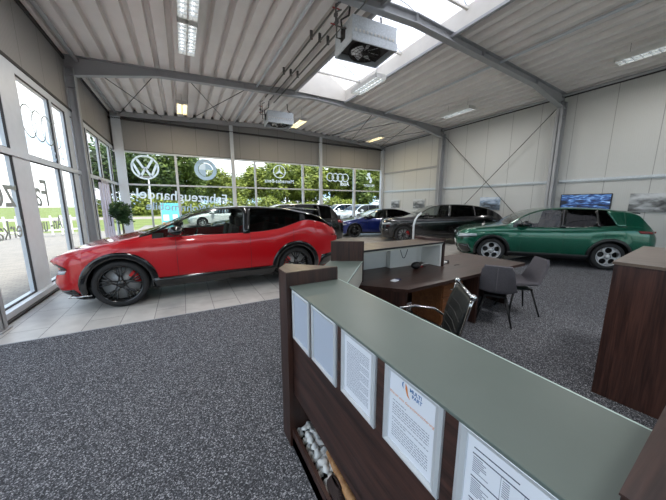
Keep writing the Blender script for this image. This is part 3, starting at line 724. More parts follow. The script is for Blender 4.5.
# desk things
bg=empty('paper_bag',(2.86,3.03,.742),math.radians(-2),'white paper carrier bag with black cord handle standing on the desk shelf','bag')
mb=MB(); mb.box((-.25,-.04,0),(.25,.04,.30)); mb.build('bag_body',M['white'],bg)
mb=MB(); mb.tube([(-.07+.14*i/10,-.045,.26-.13*math.sin(PI*i/10)) for i in range(11)],.005,6); mb.build('handle',M['black'],bg)
mb=MB(); mb.ell((0,0,.05),(.085,.06,.052),14); mb.tube([(.06,0,.03),(.12,.02,.01),(.2,.0,.006)],.006,6)
o=mb.build('tape_dispenser',M['black'],loc=(2.93,2.8,.741)); tag(o,'small black rounded gadget on the desk in front of the white bag','gadget')
t=empty('folded_leaflet',(2.24,2.46,.741),.3,'small white and blue leaflet lying on the desk','leaflet')
mb=MB(); mb.box((-.07,-.035,0),(.02,.035,.012),bev=.003); mb.build('white_part',M['paper'],t); mb=MB(); mb.box((.02,-.03,0),(.08,.03,.01)); mb.build('blue_part',pbr('navy',(40,48,96),.4),t)
mb=MB(); mb.tube([(0,0,.01),(.08,.05,.012),(.15,0,.01),(.24,.04,.012),(.32,.02,.01)],.008,6); o=mb.build('white_cable',M['white'],loc=(3.0,2.9,.741)); tag(o,'white cable lying on the desk right of the black gadget','cable')
mb=MB(); mb.box((-.025,-.02,0),(.03,.02,.02),bev=.004); o=mb.build('red_plug',pbr('red_plug',(150,40,40),.4),loc=(3.06,2.83,.741)); tag(o,'small red plug on the desk beside the white cable','plug')
t=empty('desk_stapler',(3.62,2.86,.741),.2,'small white and black stapler on the desk right of the shelf','stapler')
mb=MB(); mb.box((-.07,-.025,0),(.04,.025,.03),bev=.005); mb.build('body',M['white'],t); mb=MB(); mb.box((.04,-.027,0),(.09,.027,.04),bev=.005); mb.build('head',M['black'],t)
mb=MB(); mb.tube([(0,0,.004),(.06,.01,.004),(.1,-.01,.004)],.004,5); o=mb.build('pen',M['black'],loc=(3.6,2.66,.741)); tag(o,'short black pen lying on the desk near the stapler','pen')

# document frames on the counter front
def docframe(y0,y1,z0,z1,lab,kind):
    y0,y1=y0*1.016,y1*1.016; z0,z1=1.68-(1.68-z0)*1.016,1.68-(1.68-z1)*1.03; z1=min(z1,1.163)
    t=empty('document_frame',(.566,(y0+y1)/2,z0),0,lab,'document frame'); w=(y1-y0)/2; h=z1-z0; b=.024
    def pl(v): return Vector((-.0045-v.z,-v.x,v.y))  # page plane, x to the right seen from the visitor side
    m=MB()
    # snap profile: four mitred rails
    def rail(pts):
        V=[]
        for (a,c,dx) in pts: V.append((dx,a,c))
        return V
    O=[(-w,0),(w,0),(w,h),(-w,h)]; I=[(-w+b,b),(w-b,b),(w-b,h-b),(-w+b,h-b)]; Md=[(-w+b*.45,b*.45),(w-b*.45,b*.45),(w-b*.45,h-b*.45),(-w+b*.45,h-b*.45)]
    rings=[[(0,y,z) for y,z in O],[(-.009,y,z) for y,z in O],[(-.014,y,z) for y,z in Md],[(-.009,y,z) for y,z in I],[(-.002,y,z) for y,z in I]]
    V=[p for r in rings for p in r]; F=[]
    for k in range(4):
        for i in range(4): F.append((k*4+i,k*4+(i+1)%4,(k+1)*4+(i+1)%4,(k+1)*4+i))
    m.add(V,F); m.build('snap_frame',M['alu'],t)
    m=MB(); m.box((-.004,-w+b,b),(-.0005,w-b,h-b)); pg=m.build('page',M['paper'] if kind!='blank' else M['paper_b'],t)
    def bar(m,x0,x1,z,th): # x0..x1 in page fraction, seen from the visitor (left = +y)
        W=2*(w-b); a=(w-b)-x0*W; c=(w-b)-x1*W
        m.box((-.0044,a,z-th/2),(-.0041,c,z+th/2))
    if kind=='text':
        m=MB(); z=h-.055; rnd=random.Random(5)
        while z>.05:
            x=.1; 
            end=.9 if rnd.random()<.9 else .6
            while x<end:
                L=rnd.uniform(.02,.07); bar(m,x,min(x+L,end),z,.0022); x+=L+.012
            z-=.0068
        m.build('printed_text',M['ink'],pg)
    if kind=='promo':
        m=MB(); z=h*.60; rnd=random.Random(9); ln=0
        while z>.05:
            x=.09; end=.9
            if ln in (0,7): end=.42
            if ln in (1,8): z-=.004
            if ln==6: z-=.008
            while x<end:
                L=rnd.uniform(.03,.09); bar(m,x,min(x+L,end),z,.0024); x+=L+.014
            z-=.0088; ln+=1
        m.build('printed_text',M['ink'],pg)
        m=text_mb('Warum eine Garantieversicherung?',.0132,lambda v:pl(Vector((v.x,v.y+h*.665,v.z*.1))),extr=.0008,shear=.3); m.build('headline',M['orange'],pg)
        m=text_mb('MULTI',.017,lambda v:pl(Vector((v.x+.018,v.y+h-.048,v.z*.1))),extr=.0008,bold=.0004)
        merge(m,text_mb('PART',.017,lambda v:pl(Vector((v.x+.024,v.y+h-.064,v.z*.1))),extr=.0008,bold=.0004))
        V=[pl(Vector((-.028+.011*math.cos(a),h-.042+.012*math.sin(a),.0002))) for a in [PI/2+PI*k/8 for k in range(9)]]+[pl(Vector((-.028+.006*math.cos(a),h-.042+.012*math.sin(a),.0002))) for a in [PI/2+PI*k/8 for k in range(8,-1,-1)]]
        m.add(V,[tuple(range(len(V)))]); m.build('logo_lettering',M['blue'],pg)
        m=MB(); V=[pl(Vector(p)) for p in ((-.024,h-.03,.0004),(-.016,h-.042,.0004),(-.012,h-.062,.0004),(-.002,h-.076,.0004),(-.016,h-.068,.0004),(-.024,h-.050,.0004))]; m.add(V,[tuple(range(6))]); m.build('logo_swoosh',M['orange'],pg)
    if kind=='table':
        m=MB(); rnd=random.Random(3)
        bar(m,.08,.55,h-.052,.003)
        for r in range(4):
            z0_=h-.068-r*.062; bar(m,.07,.95,z0_,.003)
        m.build('table_rules',M['ink_d'],pg)
        m=MB()
        for r in range(4):
            z0_=h-.068-r*.062
            for q in range(8):
                z=z0_-.008-q*.0055
                bar(m,.08,.08+rnd.uniform(.08,.2),z,.0022)
                for c in (.40,.62,.82): bar(m,c,c+.07,z,.0022)
        m.build('printed_text',M['ink'],pg)
        m=MB()
        for c in (.38,.60,.80):
            W=2*(w-b); a=(w-b)-c*W; m.box((-.0043,a-.001,h-.3),(-.0041,a,h-.068))
        m.build('column_lines',M['ink'],pg)
    return t
docframe(1.268,1.522,.838,1.17,'narrow looking silver snap frame next to the corner pillar, blank sheet','blank')
docframe(.972,1.236,.846,1.172,'second silver snap frame from the corner pillar, blank sheet','blank')
docframe(.687,.925,.864,1.178,'silver snap frame holding a densely printed page','text')
docframe(.403,.637,.874,1.184,'silver snap frame with orange headline and blue logo page','promo')
docframe(.10,.358,.86,1.19,'silver snap frame with a printed price table, nearest the viewer','table')

# pebbles and driftwood
peb=[]
rnd=random.Random(11)
pb=[]
for k in range(4):
    m=MB(); m.ell((0,0,0),(.026,.020,.016),10,jit=.5,sd=k*3.1); pb.append(m)
protos=[]
def stone_at(i,x,y,z,s):
    if len(protos)<4:
        o=pb[len(protos)].build('white_pebble',M['pebble']); protos.append(o)
    else:
        o=protos[i%4].copy(); COL.objects.link(o)
    o.location=(x,y,z); o.scale=(s,s,s); o.rotation_euler=(rnd.uniform(-.4,.4),rnd.uniform(-.4,.4),rnd.uniform(0,6))
    tag(o,'smooth white decorative pebble heaped in the counter tray','pebble','white pebbles in the counter tray')
i=0
yy=1.575
while yy>1.0:
    for xx in (.595,.64,.685,.73,.775):
        stone_at(i,xx+rnd.uniform(-.008,.008),yy+rnd.uniform(-.012,.012),.105+rnd.uniform(0,.006),rnd.uniform(.85,1.1)); i+=1
    yy-=.052
yy=1.53
while yy>1.05:
    for xx in (.615,.66,.705,.75):
        stone_at(i,xx+rnd.uniform(-.01,.01),yy+rnd.uniform(-.012,.012),.140+rnd.uniform(0,.008),rnd.uniform(.9,1.2)); i+=1
    yy-=.055
m=MB(); m.tube([(.655,1.25,.19),(.645,1.14,.195),(.637,1.0,.195),(.635,.88,.19),(.64,.72,.20),(.645,.55,.19)],[.014,.021,.025,.027,.03,.018],10)
m.tube([(.65,1.06,.20),(.69,1.08,.23),(.70,1.11,.25)],[.015,.012,.008],8)
tag(m.build('driftwood_branch',M['branch']),'pale barkless branch lying on the pebbles in the counter tray','branch')
m=MB()
for k in range(7): 
    m.tube([(.603+.022*math.cos(2*PI*j/18)*(1-.08*k),1.06+.08*math.sin(2*PI*j/18)*(1-.08*k),.135+.011*k) for j in range(18)],.008,6,closed=True)
tag(m.build('woven_wreath',pbr('dark_bark',(60,42,36),.8,noise_amt=.3,nscale=30)),'dark brown woven wreath beside the pale branch in the tray','wreath')

# ---------------------------------------------------------------- office chair, visitor chairs
def office_chair(loc,head,lab):
    t=empty('office_chair',loc,head,lab,'chair')   # local +y is forward
    bt=Vector((0,-.27,.98)); 
    G=[]
    for i in range(13):
        u=i/12; z=.50+.46*u; y=-.19-.10*u+.03*math.sin(PI*u)
        G.append([(x*.235,y-.02*(1-abs(x))+.0,z) for x in [-1+2*j/8 for j in range(9)]])
    m=MB(); m.grid(G); m.build('backrest',M['leather'],t,solid=.022)
    m=MB()
    for i in (3,5,7,9):
        r=G[i]; m.tube([(p[0],p[1]+.004,p[2]) for p in r],.004,5)
    m.build('back_stitching',M['blackm'],t)
    for s in (-1,1):
        m=MB(); m.tube([(s*.245,-.295,.975),(s*.245,-.28,.9),(s*.245,-.19,.5),(s*.245,-.13,.42),(s*.245,.25,.43)],.013,8); m.build('side_rail',M['chrome'],t)
        m=MB(); m.tube([(s*.25,-.22,.62),(s*.28,-.12,.68),(s*.285,.06,.69),(s*.285,.2,.66),(s*.27,.22,.56),(s*.25,.16,.43)],.012,8); m.build('armrest',M['chrome'],t)
        m=MB(); m.lathe([(0,-.02),(.022,-.02),(.026,0),(.022,.02),(0,.02)],12,'x',(s*.245,-.297,.985)); m.build('rail_end_cap',M['chrome'],t)
    m=MB(); m.tube([(-.245,-.297,.98),(.245,-.297,.98)],.012,8); m.build('top_rail',M['chrome'],t)
    m=MB(); m.grid([[(x*.23,-.18+.44*v,.46+.02*math.sin(PI*v)-.03*max(0,v-.85)*6) for x in [-1+2*j/8 for j in range(9)]] for v in [k/10 for k in range(11)]]); m.build('seat',M['leather'],t,solid=.03)
    m=MB(); m.tube([(0,0,.1),(0,0,.42)],.028,12); m.build('gas_column',M['chrome'],t)
    m=MB(); m.box((-.12,-.1,.40),(.12,.1,.43)); m.build('mechanism',M['blackm'],t)
    for k in range(5):
        a=2*PI*k/5+.3; c,s=math.cos(a),math.sin(a)
        m=MB(); m.tube([(0,0,.11),(c*.15,s*.15,.10),(c*.29,s*.29,.075)],[.026,.02,.013],8); l=m.build('base_leg',M['chrome'],t)
        m=MB(); m.lathe([(0,-.02),(.028,-.02),(.03,0),(.028,.02),(0,.02)],14,'x',(0,0,0)); m.v=[(c*.29+x*(-s)-y*c,s*.29+x*c-y*s,z+.03) for x,y,z in m.v]; m.build('castor',M['black'],l)
    return t
def hz(hx,hy): return math.atan2(hy,hx)-PI/2
office_chair((1.79,1.57,0),hz(-.76,.65),'black leather office chair with chrome frame behind the glass counter')
def shell_chair(loc,head,lab):
    t=empty('visitor_chair',loc,head,lab,'chair','grey upholstered visitor chairs')
    def sec(u):
        # side profile from seat front (u=0) to back top (u=1)
        pts=[(.235,.44),(.20,.462),(.05,.455),(-.10,.445),(-.17,.455),(-.215,.50),(-.245,.60),(-.275,.74),(-.30,.86)]
        k=u*(len(pts)-1); i=min(int(k),len(pts)-2); f=k-i
        def cr(a):
            p0=pts[max(i-1,0)][a];p1=pts[i][a];p2=pts[i+1][a];p3=pts[min(i+2,len(pts)-1)][a]
            return .5*((2*p1)+(-p0+p2)*f+(2*p0-5*p1+4*p2-p3)*f*f+(-p0+3*p1-3*p2+p3)*f**3)
        return cr(0),cr(1)
    G=[]
    for i in range(29):
        u=i/28; y,z=sec(u)
        w=.225+ .03*math.sin(PI*min(1,max(0,(u-.1)/.8)))
        if u<.06: w*=.88+2*u
        if u>.6: w-= .045*((u-.6)/.4)**1.2
        if u>.96: w-=.02
        row=[]
        for j in range(13):
            x=-1+2*j/12; e=abs(x)**2.6
            # the shell wraps up round the hips
            wrap=.075*e*math.sin(PI*min(1,max(0,(u-.15)/.7)))
            fu=min(1,max(0,(u-.35)/.35))
            row.append((x*w, y+wrap*(1.1*fu), z+wrap*(1-fu)*1.1 ))
        G.append(row)
    m=MB(); m.grid(G); o=m.build('upholstered_shell',M['fabric'],t,solid=.038)
    bv=o.modifiers.new('b','BEVEL'); bv.width=.012; bv.segments=3; bv.limit_method='ANGLE'
    m=MB(); m.tube([(0,sec(u)[0]-.043,sec(u)[1]-.0) for u in [.62+.36*k/8 for k in range(9)]],.003,5); m.build('back_seam',M['seam'],o)
    m=MB(); m.box((-.14,-.13,.385),(.14,.15,.405)); m.build('under_frame',M['blackm'],t)
    for sx in (-1,1):
        for sy in (-1,1):
            m=MB(); m.tube([(sx*.12,sy*.12,.40),(sx*.225,sy*.215,0.0)],[.017,.011],8); m.build('leg',M['blackm'],t)
    return t
shell_chair((3.86,2.15,0),hz(.86,.5),'charcoal upholstered chair seen from behind at the end of the desk')
shell_chair((4.53,2.18,0),hz(-.80,.60),'charcoal upholstered chair seen side-on beside the desk, right of the other')

# right cabinet
rc=empty('sideboard_cabinet',(3.12,.80,0),math.radians(6),'dark walnut cabinet with pale top at the right picture edge','cabinet')
mb=MB(); mb.box((0,-1.3,0),(1.45,0,1.185)); mb.build('body',M['wood_cab'],rc)
mb=MB(); mb.box((-.01,-1.31,1.187),(1.46,.01,1.21)); mb.build('top_board',M['wood_top'],rc)
mb=MB(); mb.box((-.004,-.62,.02),(-.0005,-.612,1.18)); mb.build('panel_joint',M['blackm'],rc)

# floor stand by the black car
st=empty('floor_stand',(6.95,6.85,0),-.5,'slim bent silver floor stand before the black car','stand')
m=MB(); m.lathe([(0,0),(.16,0),(.16,.015),(.03,.025),(0,.025)],24); m.build('base',M['alu'],st)
m=MB(); m.tube([(0,0,.02),(0,0,.95),(.04,0,1.12),(.12,0,1.26),(.24,0,1.37)],.035,10); m.build('pole',M['alu'],st)
# ---------------------------------------------------------------- cars
M['glass_f']=thin_glass('car_glass',(.55,.60,.58),.12) if False else thin_glass('car_glass',(.62,.66,.64,1),.8)
M['glass_r']=thin_glass('privacy_glass',(.05,.055,.055,1),.35)
M['tyre']=pbr('tyre_rubber',(30,30,31),.75,noise_amt=.05)
M['gloss_black']=pbr('gloss_black',(8,8,9),.12,coat=.6)
M['clad']=pbr('black_cladding',(20,20,21),.35)
M['interior']=pbr('car_interior',(34,34,36),.7)
M['disc']=pbr('brake_disc',(165,165,165),.45,metal=.3)
M['cal_red']=pbr('red_caliper',(190,22,24),.35)
M['lamp']=pbr('clear_lamp',(170,178,184),.12,coat=.5)
M['lamp_red']=pbr('red_lamp',(120,12,14),.2,coat=.5)
M['rim_silver']=pbr('silver_rim',(190,192,194),.28,metal=.6)
M['rim_black']=pbr('black_rim',(14,14,15),.2,coat=.5)
M['plate']=pbr('number_plate',(215,216,214),.5)
def interp(T,x):
    if x<=T[0][0]: return T[0][1]
    if x>=T[-1][0]: return T[-1][1]
    n=len(T)
    for i in range(n-1):
        if x<=T[i+1][0]: break
    x0,y0=T[i]; x1,y1=T[i+1]; h=x1-x0
    d=(y1-y0)/h
    dm=(y0-T[i-1][1])/(x0-T[i-1][0]) if i>0 else d
    dp=(T[i+2][1]-y1)/(T[i+2][0]-x1) if i<n-2 else d
    def sl(a,b): return 0 if a*b<=0 else 2*a*b/(a+b)
    m0=sl(dm,d) if i>0 else d; m1=sl(d,dp) if i<n-2 else d
    t=(x-x0)/h
    return (2*t**3-3*t*t+1)*y0+(t**3-2*t*t+t)*h*m0+(-2*t**3+3*t*t)*y1+(t**3-t*t)*h*m1
def make_wheel(par,x,y,r,side,S,detail=True):
    # side -1: outer face toward -y
    name='wheel'; w=.24; s=side
    root=MB(); o=w/2
    q_=S.get('rimr',.71); prof=[(r*(q_-.01),-o+.015),(r*(q_+.03),-o),(r*.93,-o+.005),(r*.985,-o+.03),(r,-o+.06),(r,o-.06),(r*.985,o-.03),(r*.93,o-.005),(r*(q_+.03),o),(r*(q_-.01),o-.015)]
    root.lathe(prof,40,'y'); ty=root.build(name,M['tyre'],par,loc=(x,y,r))
    rm=MB(); ri=r*S.get('rimr',.71)
    rm.lathe([(ri,s*(o-.005)),(ri-.012,s*(o-.008)),(ri-.02,s*(o-.03)),(ri-.03,s*(o-.10)),(ri-.03,-s*(o-.02))],40,'y')
    yo=s*(o-.03)
    kind=S.get('rim','y')
    if kind=='y':
        n=5
        for k in range(n):
            a=2*PI*k/n+PI/2+S.get('rot',0)
            def pt(rr,an,d=0): return (rr*math.cos(an),yo-s*d,rr*math.sin(an))
            for da in (-1,1):
                rm.tube([pt(.06,a+da*.5,.01),pt(ri*.45,a+da*.10,.015),pt(ri-.012,a+da*.09,.0)],[.014,.013,.012],6)
                rm.tube([pt(ri*.42,a+da*.12,.012),pt(ri-.012,a+da*.36,.0)],[.014,.012],6)
    elif kind=='holes':
        for k in range(5):
            a=2*PI*k/5+PI/2
            c=(ri*.63*math.cos(a),ri*.63*math.sin(a)); rr=ri*.33
            rm.tube([(c[0]+rr*math.cos(2*PI*j/20),yo,c[1]+rr*math.sin(2*PI*j/20)) for j in range(20)],.013,6,closed=True)
            b=a+PI/5
            rm.tube([(.3*ri*math.cos(b),yo,.3*ri*math.sin(b)),((ri-.02)*math.cos(b),yo,(ri-.02)*math.sin(b))],[.02,.012],6)
            for db in (-.17,.17):
                rm.tube([(.62*ri*math.cos(b),yo,.62*ri*math.sin(b)),((ri-.015)*math.cos(b+db),yo,(ri-.015)*math.sin(b+db))],.010,6)
    else:
        n=S.get('nspk',10)
        for k in range(n):
            a=2*PI*k/n+PI/2; rm.tube([(.05*math.cos(a),yo-s*.01,.05*math.sin(a)),((ri-.012)*math.cos(a+.06),yo,(ri-.012)*math.sin(a+.06))],[.02,.014],6)
    rm.lathe([(0,yo+s*.012),(.035,yo+s*.010),(.06,yo+s*.002),(.065,yo-s*.03),(0,yo-s*.03)],18,'y')
    rm.build('rim',S['rimmat'],ty)
    d=MB(); d.lathe([(0,yo-s*.07),(ri*.86,yo-s*.07),(ri*.86,yo-s*.09),(0,yo-s*.09)],32,'y'); d.build('brake_disc',M['disc'] if S.get('cal') else M['blackm'],ty)
    if S.get('cal') is not None:
        c=MB(); G=[]
        ca=S['cal_ang']
        for i in range(9):
            a=ca-.42+.84*i/8
            G.append([(rr*math.cos(a),yo-s*dd,rr*math.sin(a)) for rr,dd in ((ri*.52,.06),(ri*.54,.035),(ri*.70,.028),(ri*.86,.035),(ri*.88,.06))])
        c.grid(G); c.build('brake_caliper',S['cal'],ty)
    return ty
def make_car(name,S,loc,head,label,group=None,cat='car',tail=None):
    L,W,H=S['L'],S['W'],S['H']; fa=S['fa']; ra=fa+S['wb']; r=S['r']; R=r+.055
    zt,zb,zs=S['zt'],S['zb'],S['sill']; tum=S.get('tum',.36)
    w0,w1=S.get('w0',.66),S.get('w1',.72); hw=W/2
    def wid(x):
        a=1.0
        if x<.75: a=w0+(1-w0)*(1-(1-x/.75)**2.6)**.5 if x>0 else w0
        if x>L-.75: q=(x-(L-.75))/.75; a=w1+(1-w1)*max(0,(1-q**2.6))**.5
        g=.012*(math.exp(-((x-fa)/.45)**2)+1.6*math.exp(-((x-ra)/.5)**2))-.012*math.exp(-((x-(fa+ra)/2)/.7)**2)
        return hw*a-.02+g*1.2
    IN=[(0,.075),(.12,.03),(.3,.012),(.5,.0),(.68,.006),(.8,.0),(.9,.012),(1,.055)]
    def Zb(x): return interp(zb,x)
    def Zt(x): return interp(zt,x)
    def gh(x):
        h=max(.02,Zt(x)-Zb(x)); return max(h-.055,h*.55),h
    def side_y(x,z):
        b=Zb(x)
        if z<=b:
            t=max(0,(z-zs)/(b-zs)); return wid(x)-interp(IN,t)
        hp,h=gh(x); return wid(x)-.075-tum*(z-b)
    FK=S.get('fk',[(0,.12),(.35,.04),(.6,0),(.8,.02),(1.2,.1)]); RK=S.get('rk',[(0,.12),(.35,.02),(.6,0),(.9,0),(1.3,.05)])
    def T(x,y,z):
        if x<.5: x=x+interp(FK,z)*(1-x/.5)**2
        if x>L-.5: x=x-interp(RK,z)*(1-(L-x)/.5)**2
        return (x-L/2,y,z)
    def low(x):
        for c in (fa,ra):
            if abs(x-c)<R: return max(zs,r+math.sqrt(R*R-(x-c)**2))
        if x<fa-R: return zs
        if x>ra+R: return zs+.04
        return zs
    xs=set([0,L]+[L*i/56 for i in range(57)]+[.02,.05,.1,.17,L-.02,L-.05,L-.1,L-.17]+list(S['cuts']))
    for c in (fa,ra):
        xs={x for x in xs if abs(x-c)>R+.015}
        for k in range(17): xs.add(c-(R-.0005)*math.cos(PI*k/16))
        xs|={c-R-.001,c+R+.001}
    xs|=set(S['cuts']); xs=sorted(xs)
    SS=[0,.1,.25,.42,.6,.76,.9,1]; NG=5; 
    cow,rs,re,ge=S['cowl'],S['roof0'],S['roof1'],S['rear1']
    gx0,gx1=S['win0'],S['win1']; xb=S['bp']
    def sec(x):
        lo=low(x); b=Zb(x); P=[]
        for s_ in SS:
            z=lo+(b-lo)*s_; P.append((side_y(x,z),z))
        hp,h=gh(x); y0=wid(x)-.075
        for k in range(NG+1): t=k/NG; P.append((y0-tum*hp*t,b+.004+hp*t))
        yg=y0-tum*hp; zg=b+.004+hp; top=Zt(x)
        P.append((yg-.025,zg+(top-zg)*.35)); P.append((yg-.07,zg+(top-zg)*.6))
        yy=yg-.07; z1=zg+(top-zg)*.6
        for k in (1,2,3,4): t=k/4; P.append((yy*(1-t),z1+(top-z1)*(1-(1-t)**2)))
        return P
    SEC=[sec(x) for x in xs]; nS=len(SS); iG=nS+NG; iR=iG+2
    t=empty(name,loc,head,label,cat,group)
    parts={}
    def cell(key,i,j,sg):
        mb=parts.setdefault(key,MB()); q=[]
        for a,b in ((i,j),(i+1,j),(i+1,j+1),(i,j+1)):
            y,z=SEC[a][b]; q.append(T(xs[a],sg*y,z))
        mb.add(q if sg>0 else q[::-1],[(0,1,2,3)],0,True)
    for i in range(len(xs)-1):
        xm=(xs[i]+xs[i+1])/2; hp,h=gh(xm)
        for sg in (1,-1):
            for j in range(len(SEC[0])-1):
                if j<nS: key='body'
                elif j<iG:
                    key=('win',sg,xm>xb) if gx0<xm<gx1 else ('body')
                elif j<iR:
                    key='roof' if cow<xm<ge else 'body'
                else:
                    if cow<xm<rs: key='wind'
                    elif rs<=xm<re: key='roof'
                    elif re<=xm<ge: key='rear'
                    else: key='body'
                cell(key,i,j,sg)
    # end caps
    for i,rev in ((0,1),(len(xs)-1,0)):
        P=SEC[i]; n=len(P)
        for j in range(n-1):
            q=[T(xs[i],P[j][0],P[j][1]),T(xs[i],P[j+1][0],P[j+1][1]),T(xs[i],-P[j+1][0],P[j+1][1]),T(xs[i],-P[j][0],P[j][1])]
            parts['body'].add(q,[(0,1,2,3)],0,True)
    nm={'body':('body_shell',S['paint']),'roof':('roof_panel',S['roofmat']),'wind':('windscreen',M['glass_f']),'rear':('rear_window',M['glass_r'])}
    for k,mb in parts.items():
        if isinstance(k,tuple): o=mb.build('side_window',M['glass_r'] if k[2] else M['glass_f'],t)
        else: o=mb.build(nm[k][0],nm[k][1],t)
        o.data.set_sharp_from_angle(angle=math.radians(38))
    # underbody + wheel housings
    mb=MB(); mb.box((-L/2+.35,-hw+.16,zs-.02),(L/2-.3,hw-.16,zs+.10))
    mb.build('underbody',M['blackm'],t)
    for c in (fa,ra):
        for sg in (1,-1):
            mb=MB(); G=[[(c-L/2+R*math.cos(a),sg*yy,r+R*math.sin(a)) for yy in (hw-.06,hw-.40)] for a in [-.35+(PI+.7)*k/16 for k in range(17)]]; mb.grid(G)
            V=[(c-L/2,sg*(hw-.40),r)]+[p[1] for p in G]; mb.add(V,[(0,k+1,k+2) for k in range(16)]); mb.build('wheel_housing',M['blackm'],t)
    def patch(nm_,mat,fn,nu,nv,sides=(1,-1),off=.006,par=None,th=0):
        out=[]
        for sg in sides:
            G=[]
            for i in range(nu+1):
                row=[]
                for j in range(nv+1):
                    x,z=fn(i/nu,j/nv); row.append(T(x,sg*(side_y(x,z)+off),z))
                G.append(row)
            m=MB(); m.grid(G)
            # rim back to the surface so the patch has thickness
            out.append(m.build(nm_,mat,par or t))
            if th: md=out[-1].modifiers.new('s','SOLIDIFY'); md.thickness=th; md.offset=0
        return out
    def quad(a,b,c,d): # corners in (x,z)
        return lambda u,v:((a[0]*(1-u)+b[0]*u)*(1-v)+(d[0]*(1-u)+c[0]*u)*v,(a[1]*(1-u)+b[1]*u)*(1-v)+(d[1]*(1-u)+c[1]*u)*v)
    def polar(c,r0,r1,a0,a1): return lambda u,v:(c+(r0+(r1-r0)*v)*math.cos(a0+(a1-a0)*u),r+(r0+(r1-r0)*v)*math.sin(a0+(a1-a0)*u))
    cm=S.get('cladmat',M['clad']); ch=S.get('cladh',.16); cw=S.get('cladw',.075)
    for c in (fa,ra): patch('arch_cladding',cm,polar(c,R-.012,R+cw,-.32,PI+.32),26,3,off=.012,th=.016)
    patch('sill_cladding',cm,quad((fa+R,zs-.01),(ra-R,zs-.01),(ra-R,zs+ch),(fa+R,zs+ch)),16,3,off=.016,th=.02)
    # pillars
    pm=S.get('pillar',S['roofmat'])
    for (xa,xz,wd) in S['pillars']: # bottom x, top x, width
        zlo=Zb(xa)-.01; zhi=Zb(xz)+gh(xz)[0]+.006
        patch('pillar',pm,quad((xa-wd/2,zlo),(xa+wd/2,zlo),(xz+wd/2,zhi),(xz-wd/2,zhi)),2,5,off=.008,th=.006)
    if 'quarter' in S: # body coloured rear quarter panel, polygon edges lower/upper
        a,b,c,d=S['quarter']; patch('quarter_panel',S.get('quartermat',S['paint']),quad(a,b,c,d),6,5,off=.010,th=.006)
    # seams & handles
    for sg in (1,-1):
        for i_,x in enumerate(S['seams']):
            m=MB(); z1=Zb(x)-.01; m.tube([T(x+S.get('seamlean',.0)*(z-.8),sg*(side_y(x,z)-.0005),z) for z in [zs+ch+(z1-zs-ch)*k/8 for k in range(9)]],.0035,5); m.build('door_gap',M['blackm'],t)
        for x in S['handles']:
            z=Zb(x)-.14; m=MB(); G=[[T(x+u,sg*(side_y(x+u,z+v)+.012*math.sin(PI*(u+.11)/.22)),z+v) for v in (-.014,0,.014)] for u in [-.11+.22*k/8 for k in range(9)]]; m.grid(G); m.build('door_handle',S.get('handlemat',S['paint']),t)
        m=MB(); m.ell(T(S['mir']-.04,sg*(hw+.06),Zb(S['mir'])+.11),(.12,.13,.085),14); o=m.build('wing_mirror',S.get('mirmat',M['gloss_black']),t)
        m=MB(); m.tube([T(S['mir']+.02,sg*(hw-.09),Zb(S['mir'])+.01),T(S['mir'],sg*(hw+.03),Zb(S['mir'])+.05)],.022,6); m.build('mirror_arm',M['gloss_black'],o)
    # belt trim and roof edge trim
    for sg in (1,-1):
        m=MB(); m.tube([T(x,sg*(side_y(x,Zb(x)+.006)+.003),Zb(x)+.006) for x in [gx0+(gx1-gx0)*k/24 for k in range(25)]],.008,5); m.build('belt_trim',S.get('trim',M['gloss_black']),t)
    # lamps and front/rear
    for q in S.get('headlamps',[]): patch('headlamp',M['lamp'],quad(*q),8,2,off=.006,th=.008)
    for q in S.get('darkfront',[]): patch('bumper_intake',M['gloss_black'],quad(*q),6,3,off=.005,th=.008)
    for q in S.get('taillamps',[]): patch('tail_lamp',S.get('tailmat',M['lamp_red']),quad(*q),8,2,off=.006,th=.008)
    def face(nm_,mat,y0,y1,z0,z1,front=True,d=.012):
        m=MB(); G=[]
        for i in range(7):
            y=y0+(y1-y0)*i/6; row=[]
            for j in range(5):
                z=z0+(z1-z0)*j/4; p=T(0 if front else L,y,z); row.append((p[0]+(-d if front else d),p[1],p[2]))
            G.append(row)
        m.grid(G); o=m.build(nm_,mat,t); md=o.modifiers.new('s','SOLIDIFY'); md.thickness=.014; md.offset=0; return o
    for a in S.get('ffaces',[]): face(a[0],a[1],*a[2:],front=True)
    for a in S.get('rfaces',[]): face(a[0],a[1],*a[2:],front=False)
    # splitter and spoiler
    if 'split' in S:
        z0=S['split']; m=MB(); pts=[]
        for k in range(13):
            x=.55-.55*math.sin(PI*k/12); y=-(wid(max(0,x))+.0)*math.cos(PI*k/12)**1 if True else 0
            pts.append((x-L/2+(.10 if x<.5 else .0)*(1-x/.5)**2,y*1.0))
        m.prism(pts,z0,z0+.02); m.build('front_splitter',M['gloss_black'],t)
    if 'spoiler' in S:
        x0,x1,z,hw2=S['spoiler']; m=MB()
        G=[[(x0-L/2+(x1-x0)*u,y,z-.02*u-.03*(abs(y)/hw2)**3) for y in [-hw2+2*hw2*k/12 for k in range(13)]] for u in (0,.33,.66,1)]
        m.grid(G); o=m.build('roof_spoiler',M['gloss_black'],t); md=o.modifiers.new('s','SOLIDIFY'); md.thickness=.03
    # cabin
    zf=zs+.12
    sx0=S['seat']-L/2
    for k,(sx,sy) in enumerate(((sx0,.38),(sx0,-.38),(sx0+.95,.38),(sx0+.95,-.38))):
        m=MB(); m.box((sx-.25,sy-.24,zf+.12),(sx+.27,sy+.24,zf+.32),bev=.05)
        m.box((sx+.20,sy-.23,zf+.25),(sx+.34,sy+.23,zf+.86),rot=Matrix.Rotation(.22,3,'Y'),bev=.05)
        m.box((sx+.36,sy-.12,min(zf+.84,H-.42)),(sx+.45,sy+.12,min(zf+1.02,H-.22)),bev=.035); m.build('car_seat',M['interior'],t)
